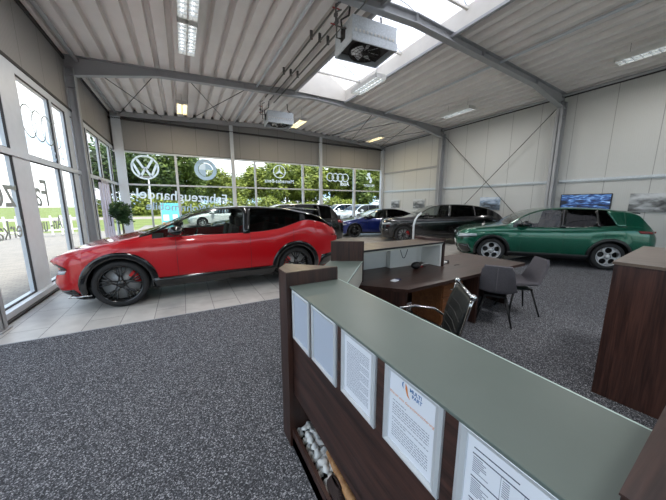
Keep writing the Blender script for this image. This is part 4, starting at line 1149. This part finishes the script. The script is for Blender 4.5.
    m=MB(); m.box((sx0-.95,-hw+.3,zf+.25),(sx0-.55,hw-.3,zf+.60),bev=.06); m.build('dashboard',M['interior'],t)
    m=MB(); m.tube([(sx0-.42+.06*math.sin(2*PI*k/20),-.38+.18*math.cos(2*PI*k/20),zf+.62+.17*math.sin(2*PI*k/20)) for k in range(20)],.014,6,closed=True); m.tube([(sx0-.42,-.38,zf+.62),(sx0-.6,-.38,zf+.55)],.02,6); m.build('steering_wheel',M['blackm'],t)
    m=MB(); m.box((-L/2+.95,-hw+.22,zs+.08),(L/2-.6,hw-.22,zf+.12)); m.box((-L/2+cow-.02,-hw+.2,zs+.1),(-L/2+cow+.25,hw-.2,Zb(cow)-.05)); m.build('cabin_floor',M['interior'],t)
    for sg in (1,-1):
        make_wheel(t,fa-L/2,sg*(hw-.145),r,sg,S); make_wheel(t,ra-L/2,sg*(hw-.145),r,sg,dict(S,cal_ang=PI-S.get('cal_ang',0)*1.0) if S.get('cal') else S)
    return t,face,patch,T
def place(near_front,near_rear,S):
    # near-side (local -y) wheel contact points -> root location and heading
    a=Vector(near_front); b=Vector(near_rear); d=(b-a).normalized(); n=Vector((-d.y,d.x))
    mid=a+d*(S['L']/2-S['fa'])+n*(S['W']/2-.03)
    return (mid.x,mid.y,0),math.atan2(d.y,d.x)
def paint(name,c,rough=.22,metal=.25): return pbr(name,c,rough,metal=metal,coat=1.0)
P_red=paint('red_paint',(186,0,16),.3,.1); P_green=paint('green_paint',(0,88,66),.25,.45); P_black=paint('black_paint',(9,9,11),.2,.1); P_blue=paint('blue_paint',(22,38,104),.25,.3); P_silver=paint('silver_paint',(186,192,190),.3,.4); P_white=paint('white_paint',(226,228,228),.3,0)
RED=dict(L=5.05,W=2.0,H=1.63,fa=.90,wb=3.02,r=.385,sill=.26,paint=P_red,roofmat=M['gloss_black'],
 zt=[(0,.82),(.12,.89),(.45,.99),(.9,1.08),(1.2,1.15),(1.7,1.36),(2.1,1.53),(2.5,1.61),(3.0,1.635),(3.6,1.61),(4.2,1.52),(4.55,1.41),(4.85,1.20),(5.0,1.10),(5.09,1.0)],
 zb=[(0,.75),(.25,.87),(.8,1.01),(1.2,1.08),(1.9,1.11),(3.0,1.12),(3.5,1.16),(3.85,1.25),(4.15,1.33),(4.55,1.27),(4.85,1.12),(5.05,.96)],
 cuts=(1.2,1.38,2.35,2.9,3.95,4.15,4.2,4.85),cowl=1.2,roof0=2.35,roof1=4.2,rear1=4.85,win0=1.38,win1=4.85,bp=2.9,
 pillars=[(2.92,2.98,.13)],
 seams=(1.72,2.98,3.86),handles=(2.72,3.68),mir=1.78,seat=2.45,
 rimr=.78,rim='y',rimmat=M['rim_black'],cal=M['cal_red'],cal_ang=.45,cladmat=M['gloss_black'],cladh=.17,cladw=.085,
 fk=[(.2,.24),(.34,.10),(.5,.05),(.62,.10),(.7,.13),(.80,.0),(1,.0)],rk=[(.2,.22),(.5,.10),(.75,.02),(.95,0),(1.2,.05)],w0=.70,w1=.72,
 headlamps=[((.03,.60),(.20,.62),(.22,.67),(.02,.655))],darkfront=[((.03,.66),(.24,.68),(.12,.78),(.015,.755)),((.10,.27),(.38,.27),(.30,.37),(.06,.35)),((4.46,.30),(4.98,.34),(5.0,.60),(4.52,.56))],
 taillamps=[((4.8,.98),(5.07,.96),(5.07,.985),(4.8,1.01))],
 ffaces=[('front_intake',M['gloss_black'],-.55,.55,.30,.45),('light_slot',M['gloss_black'],-.6,.6,.64,.74),('number_plate',M['plate'],-.26,.26,.47,.58)],
 rfaces=[('light_bar',M['lamp_red'],-.65,.65,.93,.96),('rear_diffuser',M['gloss_black'],-.6,.6,.32,.5)],split=.20,spoiler=(4.25,4.62,1.585,.62))
lc,hd=place((-.975,5.34),(2.03,5.34),RED)
rc_,fc,pt_,T_=make_car('electric_suv',RED,lc,hd,'red sport utility car with black roof on the tiles, black wheels with red calipers')
# silver edge line along the splitter
m=MB(); m.tube([(-2.545+.26,-.70,.235),(-2.40+.10,-.86,.235),(-2.0,-.95,.25)],.012,6); m.build('splitter_strip',M['chrome'],rc_)
GRN=dict(L=4.53,W=1.84,H=1.6,fa=.92,wb=2.636,r=.352,sill=.24,paint=P_green,roofmat=P_green,pillar=M['gloss_black'],
 zt=[(0,.84),(.12,.92),(.5,1.0),(.95,1.06),(1.25,1.11),(1.6,1.33),(1.95,1.5),(2.3,1.58),(2.8,1.60),(3.4,1.575),(3.95,1.50),(4.1,1.44),(4.3,1.22),(4.42,1.08),(4.53,.92)],
 zb=[(0,.76),(.25,.88),(.8,.97),(1.25,1.02),(2.3,1.05),(3.0,1.08),(3.6,1.13),(4.0,1.14),(4.3,1.08),(4.53,.88)],
 cuts=(1.25,1.42,2.05,2.5,3.7,3.98,4.3),cowl=1.25,roof0=2.05,roof1=3.98,rear1=4.3,win0=1.42,win1=3.78,bp=2.55,tum=.34,
 pillars=[(2.55,2.6,.11),(3.3,3.26,.05)],quarter=((3.62,1.12),(4.0,1.13),(3.95,1.44),(3.42,1.46)) if False else ((3.66,1.12),(3.82,1.12),(3.82,1.50),(3.45,1.50)),
 seams=(1.62,2.57,3.40),handles=(2.40,3.30),mir=1.72,seat=2.2,rim='holes',rimmat=M['rim_silver'],cal=None,cladh=.12,cladw=.06,handlemat=P_green,
 fk=[(.2,.22),(.4,.04),(.6,0),(.85,.06),(1,.1)],w0=.72,w1=.74,
 headlamps=[((.02,.72),(.52,.77),(.50,.83),(.04,.81))],darkfront=[((.05,.26),(.42,.26),(.30,.52),(.02,.50)),((.0,.68),(.54,.745),(.52,.765),(.02,.715))],
 taillamps=[((4.1,.96),(4.5,.95),(4.5,1.0),(4.05,1.03))],
 ffaces=[('grille_shield',M['gloss_black'],-.17,.17,.48,.86),('lower_grille',M['gloss_black'],-.6,.6,.26,.5),('lamp_bar',M['lamp'],-.62,-.3,.74,.80),('lamp_bar',M['lamp'],.3,.62,.74,.80),('number_plate',M['plate'],-.6,-.2,.5,.6)],
 rfaces=[('light_bar',M['lamp_red'],-.6,.6,.96,1.0)],split=.19,spoiler=(3.95,4.2,1.515,.56),trim=M['gloss_black'])
lc,hd=place((7.72,4.55),(9.45,2.56),GRN)
make_car('compact_suv',GRN,lc,hd,'metallic green compact sport utility car in front of the white wall')
BLK=dict(L=4.98,W=1.97,H=1.68,fa=.95,wb=2.99,r=.385,sill=.26,paint=P_black,roofmat=P_black,pillar=M['gloss_black'],
 zt=[(0,.95),(.1,1.02),(.5,1.08),(1.0,1.13),(1.35,1.18),(1.75,1.42),(2.1,1.58),(2.5,1.66),(3.0,1.68),(3.6,1.65),(4.2,1.54),(4.6,1.36),(4.85,1.18),(4.98,1.0)],
 zb=[(0,.86),(.25,.97),(.9,1.05),(1.4,1.10),(2.5,1.13),(3.6,1.18),(4.2,1.22),(4.6,1.16),(4.98,.95)],
 cuts=(1.35,1.5,2.2,2.75,4.0,4.2,4.8),cowl=1.35,roof0=2.2,roof1=4.1,rear1=4.8,win0=1.5,win1=4.2,bp=2.75,
 pillars=[(2.75,2.8,.11),(3.75,3.68,.05)],seams=(1.75,2.78,3.7),handles=(2.6,3.6),mir=1.85,seat=2.35,rim='spokes',nspk=10,rimmat=M['rim_black'],cal=M['cal_red'],cal_ang=.5,cladmat=M['gloss_black'],
 w0=.76,w1=.76,headlamps=[((.03,.80),(.42,.84),(.40,.90),(.03,.88))],darkfront=[((.03,.36),(.34,.38),(.26,.62),(.02,.62))],
 ffaces=[('octagonal_grille',M['clad'],-.55,.55,.42,.86),('grille_ring',M['alu'],-.2,.2,.78,.80),('number_plate',M['plate'],-.26,.26,.46,.57)],
 taillamps=[((4.7,.98),(4.96,.96),(4.96,1.02),(4.7,1.04))],rfaces=[('light_bar',M['lamp_red'],-.7,.7,.98,1.03)],split=.22,spoiler=(4.1,4.4,1.58,.6))
lc,hd=place((8.08,8.5),(10.5,6.72),BLK)
make_car('black_suv',BLK,lc,hd,'glossy black sport utility car between the blue car and the green car')
BLU=dict(L=4.70,W=1.85,H=1.44,fa=.84,wb=2.875,r=.335,sill=.2,paint=P_blue,roofmat=M['gloss_black'],
 zt=[(0,.66),(.1,.72),(.5,.84),(.95,.93),(1.2,.98),(1.7,1.2),(2.1,1.36),(2.5,1.43),(2.9,1.44),(3.4,1.38),(3.9,1.22),(4.25,1.10),(4.55,1.04),(4.70,.95)],
 zb=[(0,.58),(.25,.70),(.8,.86),(1.3,.92),(2.5,.95),(3.6,1.0),(4.2,1.01),(4.55,.97),(4.70,.88)],
 cuts=(1.2,1.35,2.15,2.6,3.3,3.9,4.2),cowl=1.2,roof0=2.15,roof1=3.1,rear1=4.1,win0=1.35,win1=3.85,bp=2.6,
 pillars=[(2.55,2.6,.08)],seams=(1.5,2.55,3.5),handles=(2.35,3.3),mir=1.65,seat=2.2,rim='spokes',nspk=7,rimmat=M['rim_black'],cal=None,cladh=.06,cladw=.01,cladmat=M['clad'],
 w0=.68,w1=.72,headlamps=[((.05,.56),(.42,.66),(.40,.70),(.06,.62))],ffaces=[('front_intake',M['gloss_black'],-.5,.5,.24,.34),('number_plate',M['plate'],-.26,.26,.38,.48)],taillamps=[((4.4,.84),(4.68,.82),(4.68,.9),(4.4,.94))],rfaces=[('light_bar',M['lamp_red'],-.6,.6,.85,.89)])
lc,hd=place((7.45,11.3),(10.2,10.45),BLU)
make_car('electric_saloon',BLU,lc,hd,'dark blue saloon car parked in the far right corner behind the black cars')
BK2=dict(BLK,L=4.72,H=1.68,W=1.9,wb=2.82,fa=.9,r=.37,cal=None,
 zt=[(0,.95),(.1,1.02),(.5,1.08),(1.0,1.13),(1.3,1.18),(1.7,1.42),(2.05,1.58),(2.4,1.66),(3.0,1.68),(3.6,1.67),(4.1,1.62),(4.35,1.42),(4.55,1.15),(4.72,1.02)],
 zb=[(0,.86),(.25,.97),(.9,1.03),(1.4,1.08),(2.5,1.1),(3.6,1.13),(4.2,1.14),(4.5,1.1),(4.72,.98)],
 cuts=(1.3,1.5,2.2,2.7,3.8,4.1,4.5),cowl=1.3,roof0=2.15,roof1=4.12,rear1=4.52,win0=1.5,win1=4.15,bp=2.65,pillars=[(2.7,2.75,.1),(3.7,3.65,.08)],seams=(1.7,2.7,3.6),handles=(2.55,3.45),
 taillamps=[((4.4,.98),(4.7,.95),(4.7,1.05),(4.4,1.08))],rim='spokes',spoiler=(4.05,4.35,1.65,.6))
lc,hd=place((1.6,9.05),(4.4,8.9),BK2)
make_car('black_estate_suv',BK2,lc,hd,'black sport utility car half hidden behind the tail of the red car')
# cars outside beyond the far glazing
for k,(x,y,rz,pm,lab,S0) in enumerate((
  (12.6,18.6,.15,P_silver,'silver estate car parked outside behind the blue car',BK2),
  (13.4,23.5,.1,P_white,'white high roofed car parked outside, farther off behind the silver estate',BK2),
  (7.2,19.2,.1,P_silver,'silver saloon car parked outside behind the roof of the red car',BLU),
  (2.6,23.5,.12,P_white,'white saloon car parked outside beside the teal banner',BLU))):
    S1=dict(S0,paint=pm,roofmat=pm,rimmat=M['rim_silver'],cladmat=M['clad'],mirmat=pm)
    make_car('parked_car',S1,(x,y,-.05),rz,lab)

SKY,SUN,EXPO=0.75,3.5,1.6
# ---------------------------------------------------------------- potted tree inside
pt=empty('potted_ficus',(-1.93,12.1,0),0,'leafy potted ficus tree standing at the far left corner by the glazing','plant')
m=MB(); m.lathe([(0,0),(.16,0),(.21,.34),(.22,.36),(.20,.36),(.18,.32),(0,.32)],24); m.build('pot',M['pot'],pt)
m=MB(); m.tube([(0,0,.3),(.02,.01,.7),(-.01,0,1.1),(.01,0,1.5)],[.022,.018,.016,.01],8)
for k in range(10):
    a=k*2.4; m.tube([(0,0,1.0+.05*k),(.28*math.cos(a),.28*math.sin(a),1.15+.06*k)],[.008,.004],5)
m.build('stem',M['bark'],pt)
def leaves(m,n,c,R3,s,rnd,shell=.55):
    for _ in range(n):
        d=Vector((rnd.gauss(0,1),rnd.gauss(0,1),rnd.gauss(0,1))).normalized(); q=shell+(1-shell)*rnd.random()
        q*=1+.35*noise.noise(d*2.2+Vector((c[0],c[1],c[2])))
        p=Vector((c[0]+d.x*R3[0]*q,c[1]+d.y*R3[1]*q,c[2]+d.z*R3[2]*q))
        a=Vector((rnd.gauss(0,1),rnd.gauss(0,1),rnd.gauss(0,.6))).normalized(); b=a.cross(d+Vector((.1,.2,.3))).normalized(); z=s*rnd.uniform(.7,1.3)
        m.add([p-a*z,p+b*z*.45,p+a*z,p-b*z*.45],[(0,1,2,3)])
m=MB(); rnd=random.Random(2); leaves(m,1500,(0,0,1.42),(.36,.36,.34),.055,rnd,.3); leaves(m,300,(.05,0,1.1),(.3,.3,.2),.05,rnd,.3)
m.build('foliage',M['leafp'],pt,fix=False)
# ---------------------------------------------------------------- outside
m=MB(); m.box((-60,-30,-.2),(XL-.3,22,-.06)); o=m.build('paved_yard',M['pavers']); o['kind']='structure'
m=MB(); m.box((XL-.3,YB+.3,-.2),(60,26,-.055)); o=m.build('paved_forecourt',M['pavers']); o['kind']='structure'
m=MB(); m.box((-120,22,-.22),(XL-.3,37,-.07)); m.box((XL-.3,26,-.22),(120,37,-.07)); m.box((-120,44,-.22),(140,160,-.07)); o=m.build('lawn',M['lawn']); o['kind']='structure'
m=MB(); m.box((-120,37,-.22),(140,44,-.09)); o=m.build('road',M['asphalt']); o['kind']='structure'
m=MB(); m.box((XR+.3,-30,-.2),(60,YB+.3,-.06)); m.box((XL-.3,-30,-.2),(XR+.3,YS-.3,-.06)); o=m.build('paved_yard_south',M['pavers']); o['kind']='structure'
def crown(seed,n,R,H,s,mat):
    r=random.Random(seed); m=MB()
    for k in range(7):
        a=r.uniform(0,6.28); q=r.uniform(.2,.65)
        leaves(m,n//7,(R*q*math.cos(a),R*q*math.sin(a),H*r.uniform(.32,.8)),(R*.55,R*.55,H*.26),s,r,.35)
    return m
tr=[]
specs=[(1,'leaf1'),(2,'leaf2'),(3,'leaf3')]
protoT=[]
for sd,mt in specs:
    t=empty('broadleaf_tree',(0,0,-.07)); m=MB(); m.tube([(0,0,0),(.1,0,3),(0,.1,7)],[.28,.2,.08],8)
    for k in range(6): a=k*1.05; m.tube([(0,0,2.6+.5*k),(2.2*math.cos(a),2.2*math.sin(a),4.5+.6*k)],[.1,.03],5)
    m.build('trunk',M['bark'],t); crown(sd,9000,4.2,10.0,.30,None).build('crown',M[mt],t,fix=False); protoT.append(t)
trees=[(-9,49,2,1.15),(-4.5,50,2,1.1),(-1,53,1,1.2),(3,62,1,.9),(7,60,0,.85),(11,58,0,.9),(15,55,0,1.05),(19,54,0,1.1),(23,52,0,1.1),(28,52,0,1.2),(32,50,1,1.15),(36,50,0,1.2),(41,48,0,1.15),(46,47,1,1.2),(52,46,0,1.25),(58,44,2,1.2),(25,60,1,1.3),(38,58,1,1.4),(50,56,1,1.4),(64,48,1,1.3),(17,63,1,1.0)]
used=set()
def tname(i,k,x): return ['yellow-green','mid-green','dark green'][k]
order=sorted(range(len(trees)),key=lambda i:trees[i][0])
for i,(x,y,k,s) in enumerate(trees):
    t=protoT[k] if k not in used else dup(protoT[k]); used.add(k)
    t.location=(x,y,-.07); t.scale=(s,s,s*random.uniform(.92,1.06)); t.rotation_euler=(0,0,i*1.3)
    pos='beyond the far left glazing' if x<-5 else ('behind the V over W emblem' if x<2 else ('behind the quartered emblem' if x<14 else ('behind the three-pointed star' if x<30 else 'behind the four rings')))
    tag(t,tname(i,k,x)+' broadleaf tree across the road, '+pos,'tree',tname(i,k,x)+' trees '+pos)
# low hedge across the road: one bush per few metres
hb=None
for i in range(19):
    x=-8.5+i*4.2
    if hb is None:
        r=random.Random(4); m=MB(); leaves(m,2600,(0,0,1.0),(2.7,1.2,1.5),.22,r,.3); o=hb=m.build('roadside_bush',M['leaf1'],fix=False)
    else: o=hb.copy(); COL.objects.link(o)
    o.location=(x,46.5+1.2*math.sin(i*2.1),-.07); o.rotation_euler=(0,0,.3*math.sin(i*3.)); o.scale=(1,1,1+.25*math.sin(i*1.7))
    tag(o,'leafy roadside bush in the row across the road','bush','bushes along the road')
# banner
bn=empty('banner_stand',(-.75,21.0,-.06),.1,'teal and white printed banner standing on the lawn side behind the glass','banner')
m=MB(); m.box((-.5,-.03,.15),(.5,.03,1.75)); m.build('banner_panel',M['teal'],bn)
m=MB(); m.box((-.42,-.04,.62),(-.1,-.031,1.0)); m.box((.12,-.04,.5),(.4,-.031,1.0)); m.build('banner_field',M['bwhite'],bn)
m=MB(); m.box((-.47,-.042,.3),(-.05,-.031,.5)); m.build('banner_stripe',M['orange'],bn)
for s in (-1,1):
    m=MB(); m.box((s*.52-.03,-.25,0),(s*.52+.03,.25,.06)); m.box((s*.52-.02,-.02,.05),(s*.52+.02,.02,1.8)); m.build('banner_post',M['steel'],bn)
# lamp posts
def lamppost(x,y,h,lab):
    t=empty('street_lamp',(x,y,-.06),0,lab,'street lamp'); m=MB(); m.tube([(0,0,0),(0,0,h)],[.07,.045],8); m.build('pole',M['steel'],t)
    m=MB(); m.box((-.5,-.1,h-.05),(.12,.1,h+.05),bev=.02); m.build('lamp_head',M['pipe'],t)
lamppost(-7.6,22,6.4,'street lamp seen through the left glazing under the ring outlines')
lamppost(-2.0,24,3.6,'slim post on the lawn beside the mirrored lettering')
# building and fence to the left
b=empty('industrial_hall',(-30,27,-.06),math.radians(20),'pale low industrial hall beyond the yard on the left','building')
m=MB(); m.box((-14,-5,0),(8,6,5.0)); m.build('wall',M['bwhite'],b)
m=MB(); m.box((-14.2,-5.2,5.0),(8.2,6.2,5.4)); m.build('roof_edge',M['steel'],b)
for k in range(4):
    m=MB(); m.box((-12+5*k,-5.05,.8),(-9+5*k,-4.99,3.2)); m.build('window',M['steel'],b)
fn=empty('yard_fence',(-11,16,-.06),math.radians(35),'white railing fence across the yard seen through the left glazing','fence')
m=MB()
for k in range(40): m.box((-8+.4*k-.04,-.02,.1),(-8+.4*k+.04,.02,1.1))
m.box((-8,-.03,.3),(8,.03,.38)); m.box((-8,-.03,.9),(8,.03,.98)); m.build('railing',M['white'],fn)
S1=dict(BLU,paint=P_red,roofmat=P_red,rimmat=M['rim_silver'],mirmat=P_red)  # added car, stands where the glass mirrors the red show car
make_car('parked_car',S1,(-6.9,9.2,-.06),math.radians(170),'red saloon car added outside the left glazing where the red car is mirrored')
# ---------------------------------------------------------------- sky, sun, camera
w=bpy.data.worlds.new('sky'); SC.world=w; w.use_nodes=True; nt=w.node_tree; nt.nodes.clear()
wo=nt.nodes.new('ShaderNodeOutputWorld'); bg=nt.nodes.new('ShaderNodeBackground'); nt.links.new(bg.outputs[0],wo.inputs[0])
tc=nt.nodes.new('ShaderNodeTexCoord'); sx=nt.nodes.new('ShaderNodeSeparateXYZ'); nt.links.new(tc.outputs['Generated'],sx.inputs[0])
gr=nt.nodes.new('ShaderNodeValToRGB'); e=gr.color_ramp.elements; e[0].position=0; e[0].color=lin((176,212,240)); e[1].position=.6; e[1].color=lin((84,146,210))
nt.links.new(sx.outputs[2],gr.inputs[0])
mp=nt.nodes.new('ShaderNodeMapping'); mp.inputs['Scale'].default_value=(2.2,2.2,5.5); mp.inputs['Location'].default_value=(1.7,.3,0); nt.links.new(tc.outputs['Generated'],mp.inputs[0])
nz=nt.nodes.new('ShaderNodeTexNoise'); nz.inputs['Scale'].default_value=1.4; nz.inputs['Detail'].default_value=7; nz.inputs['Roughness'].default_value=.55; nt.links.new(mp.outputs[0],nz.inputs['Vector'])
cr=nt.nodes.new('ShaderNodeValToRGB'); cr.color_ramp.elements[0].position=.42; cr.color_ramp.elements[1].position=.60; nt.links.new(nz.outputs[0],cr.inputs[0])
mx=nt.nodes.new('ShaderNodeMix'); mx.data_type='RGBA'; nt.links.new(cr.outputs[0],mx.inputs[0]); nt.links.new(gr.outputs[0],mx.inputs[6]); mx.inputs[7].default_value=(1.15,1.17,1.2,1)
nt.links.new(mx.outputs[2],bg.inputs[0]); bg.inputs[1].default_value=SKY
sd=bpy.data.lights.new('sun','SUN'); sd.energy=SUN; sd.angle=math.radians(12); sd.color=(1,.96,.9)
so=bpy.data.objects.new('sun',sd); COL.objects.link(so)
dv=Vector((-.12,.38,-.92)); so.rotation_euler=dv.to_track_quat('-Z','Y').to_euler()
cam=bpy.data.cameras.new('camera'); co=bpy.data.objects.new('camera',cam); COL.objects.link(co); SC.camera=co
cam.sensor_width=36; cam.lens=270.1/666*36; cam.clip_start=.02; cam.clip_end=400
co.location=(0,0,1.68)
yaw,pit,rol=[math.radians(a) for a in (28.8,-9.75,.11)]
f=Vector((math.sin(yaw)*math.cos(pit),math.cos(yaw)*math.cos(pit),math.sin(pit))); r_=Vector((math.cos(yaw),-math.sin(yaw),0)); u_=r_.cross(f)
r2=r_*math.cos(rol)+u_*math.sin(rol); u2=-r_*math.sin(rol)+u_*math.cos(rol)
co.rotation_euler=Matrix((r2,u2,-f)).transposed().to_euler()
vs=SC.view_settings; vs.view_transform='Standard'; vs.look='None'; vs.gamma=1; vs.use_curve_mapping=False; vs.exposure=EXPO
SC.cycles.max_bounces=12; SC.cycles.diffuse_bounces=6; SC.cycles.transparent_max_bounces=24; SC.cycles.sample_clamp_indirect=6
